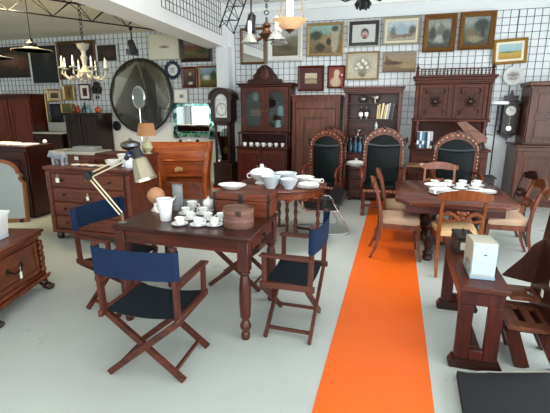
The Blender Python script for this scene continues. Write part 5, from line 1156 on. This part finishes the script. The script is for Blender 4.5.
b = MB(); b.bar((-.1, -.2, .045), (-.1, .08, .045), .03, .04); b.done('stretcher', PW, t)
for q in ((.005, -.1, .62), (-.02, -.05, .52)):
    b = MB(); b.box(q[0]+.02, q[0]+.024, q[1]-.02, q[1]+.02, q[2]-.05, q[2], 0); b.done('price_tag', PAPER, t)

def rug_mat():
    m, nt, b = newmat('black_pile'); N = nt.nodes; L = nt.links
    tc = N.new('ShaderNodeTexCoord'); wv = N.new('ShaderNodeTexNoise'); wv.inputs['Scale'].default_value = 55; wv.inputs['Detail'].default_value = 4; mp = N.new('ShaderNodeMapping'); mp.inputs['Scale'].default_value = (1.6, .5, 1)
    L.new(tc.outputs['Object'], mp.inputs['Vector']); L.new(mp.outputs[0], wv.inputs['Vector'])
    cr = N.new('ShaderNodeValToRGB'); cr.color_ramp.elements[0].color = lin('0d0f12'); cr.color_ramp.elements[1].color = lin('181b1f'); L.new(wv.outputs['Fac'], cr.inputs[0]); L.new(cr.outputs[0], b.inputs['Base Color'])
    b.inputs['Roughness'].default_value = .95
    bp = N.new('ShaderNodeBump'); bp.inputs['Strength'].default_value = .4; bp.inputs['Distance'].default_value = .006; L.new(wv.outputs['Fac'], bp.inputs['Height']); L.new(bp.outputs[0], b.inputs['Normal'])
    return m
t = thing('black_rug', 'thick black ribbed rug lying in the lower right corner', 'rug', (1.2, 2.0, 0), 0)
b = MB(); n = 30
def far(x): return .60+max(0, x+.62)*.30
rows = []
for k in range(n+1):
    x = -.70+1.6*k/n; f = far(x)
    rows.append([Vector((x+(f-y)*(-.03), y, z)) for y, z in ((-.9, 0), (-.9, .03), (0, .05), (f-.12, .062), (f-.02, .06), (f, .045), (f, 0))])
b.loft(rows); b.done('pile', rug_mat(), t)
b = MB(); b.tube([(-.6+1.48*k/n, far(-.6+1.48*k/n)-.004, .056+.003*math.sin(k*1.3)) for k in range(n+1)], .005, 6); b.done('fringe_edge', plain('8e8a80', .9), t)

# ------------------------------------------------ lamps and trusses overhead
def pendant(label, x, y, z, r=.2, top=3.4):
    t = thing('pendant_lamp', label, 'pendant lamp', (x, y, z), 0, 'enamel pendant lamps in the left bay')
    MB().lathe([(r, 0), (r*1.0, .012), (r*.55, .03), (r*.3, .05), (r*.22, .05), (r*.5, .02), (r*.97, 0)], (0, 0, 0), 30).done('shade', plain('a89b7c', .5), t)
    MB().lathe([(r*.3, .05), (r*.26, .1), (.03, .13), (.02, .17), (.001, .17)], (0, 0, 0), 16).done('socket_cap', BLACK, t)
    MB().cyl((0, 0, .16), (0, 0, top-z), .006, n=6).done('cord', BLACK, t); return t
pendant('flat pale enamel pendant lamp hanging on a black cord before the dark portrait', -5.13, 5.0, 2.54, .27)
pendant('flat pale enamel pendant lamp cut by the left picture edge', -5.45, 4.6, 2.41, .27)

# white chandelier
WH = plain('9a978b', .3, var=.08, scale=30, coat=.4)
t = thing('white_chandelier', 'white porcelain chandelier with candle arms hanging in the dark left bay', 'chandelier', (-5.09, 6.0, 2.2), 0); t.scale = (.84, .84, 1)
b = MB(); b.lathe([(.001, -.04), (.05, -.02), (.03, .0), (.12, .05), (.15, .12), (.08, .17), (.04, .22), (.05, .3), (.07, .36), (.04, .4), (.05, .46), (.1, .5), (.12, .56), (.14, .57), (.02, .575), (.001, .6)], (0, 0, 0), 20); b.done('stem', WH, t)
b = MB(); n = 9
for k in range(n): b.torus((.01*(k % 2), 0, .63+.07*k), .03, .007, 'y' if k % 2 else 'x', 10, 5)
b.cyl((0, 0, .59+.07*n), (0, 0, 1.22), .008, n=6); b.done('chain', IRON, t)
for k in range(8):
    a = 2*PI*k/8+.2; c_, s_ = math.cos(a), math.sin(a)
    b = MB(); b.tube([(.08*c_, .08*s_, .12), (.2*c_, .2*s_, .02), (.33*c_, .33*s_, .0), (.43*c_, .43*s_, .08), (.42*c_, .42*s_, .16)], [.02, .022, .02, .018, .014], 8); b.sph((.27*c_, .27*s_, .02), .04)
    b.lathe([(.001, .16), (.07, .17), (.075, .185), (.02, .19)], (.42*c_, .42*s_, 0), 12); ar = b.done('arm', WH, t)
    MB().lathe([(.022, .19), (.02, .27), (.001, .27)], (.42*c_, .42*s_, 0), 10).lathe([(.008, .272), (.018, .3), (.012, .33), (.001, .36)], (.42*c_, .42*s_, 0), 8).done('candle', plain('ece8da', .4), ar)
# alabaster bowl lamp
t = thing('alabaster_bowl_lamp', 'glowing amber alabaster bowl lamp hanging before the pale landscape', 'pendant lamp', (-1.41, 5.5, 2.7), 0)
b = MB(); b.lathe([(.03, .02), (.11, .04), (.165, .09), (.22, .135), (.225, .145), (.205, .14), (.15, .09), (.09, .06), (.001, .04)], (0, 0, 0), 28, sx=1, sy=1)
b.done('bowl', plain('d9b58a', .4, var=.4, scale=14, emit=.22, emith='ffb97a'), t)
b = MB(); b.lathe([(.001, -.02), (.012, -.015), (.02, .0), (.06, .02), (.075, .05), (.03, .05), (.001, .05)], (0, 0, 0), 16); b.done('finial', plain('5a2f22', .35, .5), t)
MB().lathe([(.03, .18), (.045, .2), (.045, .4), (.03, .43), (.001, .44)], (0, 0, 0), 14).done('lit_cylinder', plain('fff6e6', .4, emit=.9, emith='fff0d8'), t)
for k in range(3):
    a = 2*PI*k/3+.5; MB().cyl((.2*math.cos(a), .2*math.sin(a), .14), (.02*math.cos(a), .02*math.sin(a), 1.0), .006, n=6).done('hanging_rod', BRASS, t)
MB().lathe([(.03, .98), (.06, 1.1), (.06, 1.16), (.001, 1.16)], (0, 0, 0), 16).cyl((0, 0, .44), (0, 0, 1.0), .006, n=6).done('ceiling_cup', BRASS, t)
# brass chandelier with bell shades
t = thing('bell_shade_chandelier', 'bronze chandelier with white glass bell shades left of the amber bowl lamp', 'chandelier', (-1.74, 5.55, 2.66), 0); t.scale = (1.2, 1.2, 1.1)
BZ2 = plain('5a3a2a', .4, .7, var=.3, scale=30)
b = MB(); b.lathe([(.001, -.05), (.04, -.03), (.06, .0), (.09, .03), (.05, .06), (.03, .1), (.05, .13), (.02, .17), (.001, .18)], (0, 0, 0), 16); b.done('body', BZ2, t)
b = MB()
for k in range(14): b.torus((0, 0, .2+.075*k), .026, .006, 'y' if k % 2 else 'x', 10, 5)
b.done('chain', IRON, t)
FG = plain('a3a69f', .25, var=.15, scale=20, trans=.35)
for k, (a, up) in enumerate(((180, 1), (60, 0), (-40, 0))):
    c_, s_ = math.cos(R(a)), math.sin(R(a))
    b = MB(); b.tube([(.05*c_, .05*s_, .0), (.1*c_, .1*s_, -.03), (.17*c_, .17*s_, -.02), (.2*c_, .2*s_, .03)], [.014, .016, .016, .014], 8); b.sph((.12*c_, .12*s_, -.03), .026); ar = b.done('arm', BZ2, t)
    x, y = .2*c_, .2*s_
    MB().lathe([(.025, .05), (.04, .04), (.075, -.01), (.105, -.06), (.1, -.06), (.06, -.01), (.02, .04)], (x, y, 0), 20).done('glass_shade', FG, ar)
    MB().lathe([(.022, .05), (.024, .1), (.02, .19), (.001, .2)], (x, y, 0), 12).done('candle_sleeve', plain('eeece4', .4), ar)
# iron chandelier cut by the top edge
t = thing('iron_chandelier', 'black wrought iron chandelier cut off by the top picture edge', 'chandelier', (-.44, 5.0, 2.81), 0)
b = MB(); b.lathe([(.001, .0), (.03, .005), (.05, .05), (.035, .1), (.06, .14), (.04, .2), (.02, .3), (.015, 1.0), (.001, 1.05)], (0, 0, 0), 12)
for k in range(6):
    a = PI*k/3; b.tube([(.03*math.cos(a), .03*math.sin(a), .12), (.075*math.cos(a), .075*math.sin(a), .05), (.06*math.cos(a), .06*math.sin(a), .005)], [.02, .024, .012], 6)
b.done('stem', IRON, t)
for k in range(5):
    a = 2*PI*k/5+.5; c_, s_ = math.cos(a), math.sin(a)
    b = MB(); b.tube([(.03*c_, .03*s_, .2), (.1*c_, .1*s_, .13), (.2*c_, .2*s_, .1), (.3*c_, .3*s_, .15), (.32*c_, .32*s_, .24)], .01, 6); b.torus((.16*c_, .16*s_, .16), .05, .008, 'y', 14, 5); b.lathe([(.001, .24), (.04, .25), (.001, .26)], (.32*c_, .32*s_, 0), 10); ar = b.done('arm', IRON, t)
    MB().lathe([(.012, .262), (.012, .34), (.001, .35)], (.32*c_, .32*s_, 0), 8).done('candle', plain('e6e0d0', .5), ar)

def truss(name, label, p0, p1, up, n, r=.014, w=.22, hang=None, top=3.4):
    """triangular lattice girder"""
    t = thing(name, label, 'lighting truss', p0, 0, 'black lighting trusses')
    p0, p1 = Vector((0, 0, 0)), Vector(p1)-Vector(p0); d = (p1-p0).normalized(); u = Vector(up); u = (u-d*u.dot(d)).normalized(); v = d.cross(u)
    off = [Vector((0, 0, 0)), u*w+v*w*.5, u*w-v*w*.5]
    for o_ in off: MB().cyl(p0+o_, p1+o_, r, n=8).done('chord', IRON, t)
    b = MB()
    for k in range(n):
        a, c_ = p0.lerp(p1, k/n), p0.lerp(p1, (k+1)/n); m = (a+c_)/2
        for o_ in off[1:]: b.cyl(a, m+o_, r*.55, n=5, cap=False); b.cyl(m+o_, c_, r*.55, n=5, cap=False)
        b.cyl(a+off[1], m+off[2], r*.5, n=5, cap=False); b.cyl(m+off[2], c_+off[1], r*.5, n=5, cap=False)
    b.done('lattice', IRON, t)
    if hang:
        for f in hang: q = p0.lerp(p1, f)+u*w; MB().cyl(q, Vector((q.x, q.y, top-t.location.z)), .006, n=6).done('hanger', IRON, t)
    return t
truss('lighting_truss', 'long black lattice truss under the ceiling of the left bay', (-5.75, 4.5, 3.1), (-4.25, 6.98, 3.1), (0, 0, 1), 5, .011, .26, (.1, .5, .9), 3.42)
truss('lighting_truss', 'black lattice truss sloping down beside the beam in the main hall', (-2.43, 6.1, 2.82), (-2.0, 5.85, 3.5), (-.8, 0, .5), 4, .010, .2, (.95,), 3.84)
def spotlamp(label, loc, rz, tilt, top):
    t = thing('spotlight', label, 'spotlight', loc, rz, 'black spotlights')
    b = MB(); ax_ = Vector((math.sin(R(tilt)), 0, -math.cos(R(tilt))))
    b.tube([-ax_*.1, -ax_*.085, -ax_*.02, ax_*.08, ax_*.14], [.03, .055, .062, .068, .078], 14); b.done('housing', BLACK, t)
    b = MB(); b.tube([(0, -.085, 0), (0, -.085, .09), (0, 0, .12), (0, .085, .09), (0, .085, 0)], .009, 6); b.cyl((0, 0, .12), (0, 0, top), .011, n=6); b.box(-.03, .03, -.02, .02, top-.04, top, .003); b.done('yoke', IRON, t)
    for k in (-1, 1): MB().box(.02 if k > 0 else -.1, .1 if k > 0 else -.02, k*.075-.003, k*.075+.003, -.16, -.06, 0).done('barn_door', BLACK, t)
    return t
spotlamp('black spotlight clamped to the truss left of the big round mirror', (-4.56, 6.6, 2.8), 30, 15, .3)
spotlamp('black spotlight hanging beside the upright framed mirror', (-2.1, 5.96, 2.95), 40, -10, .42)
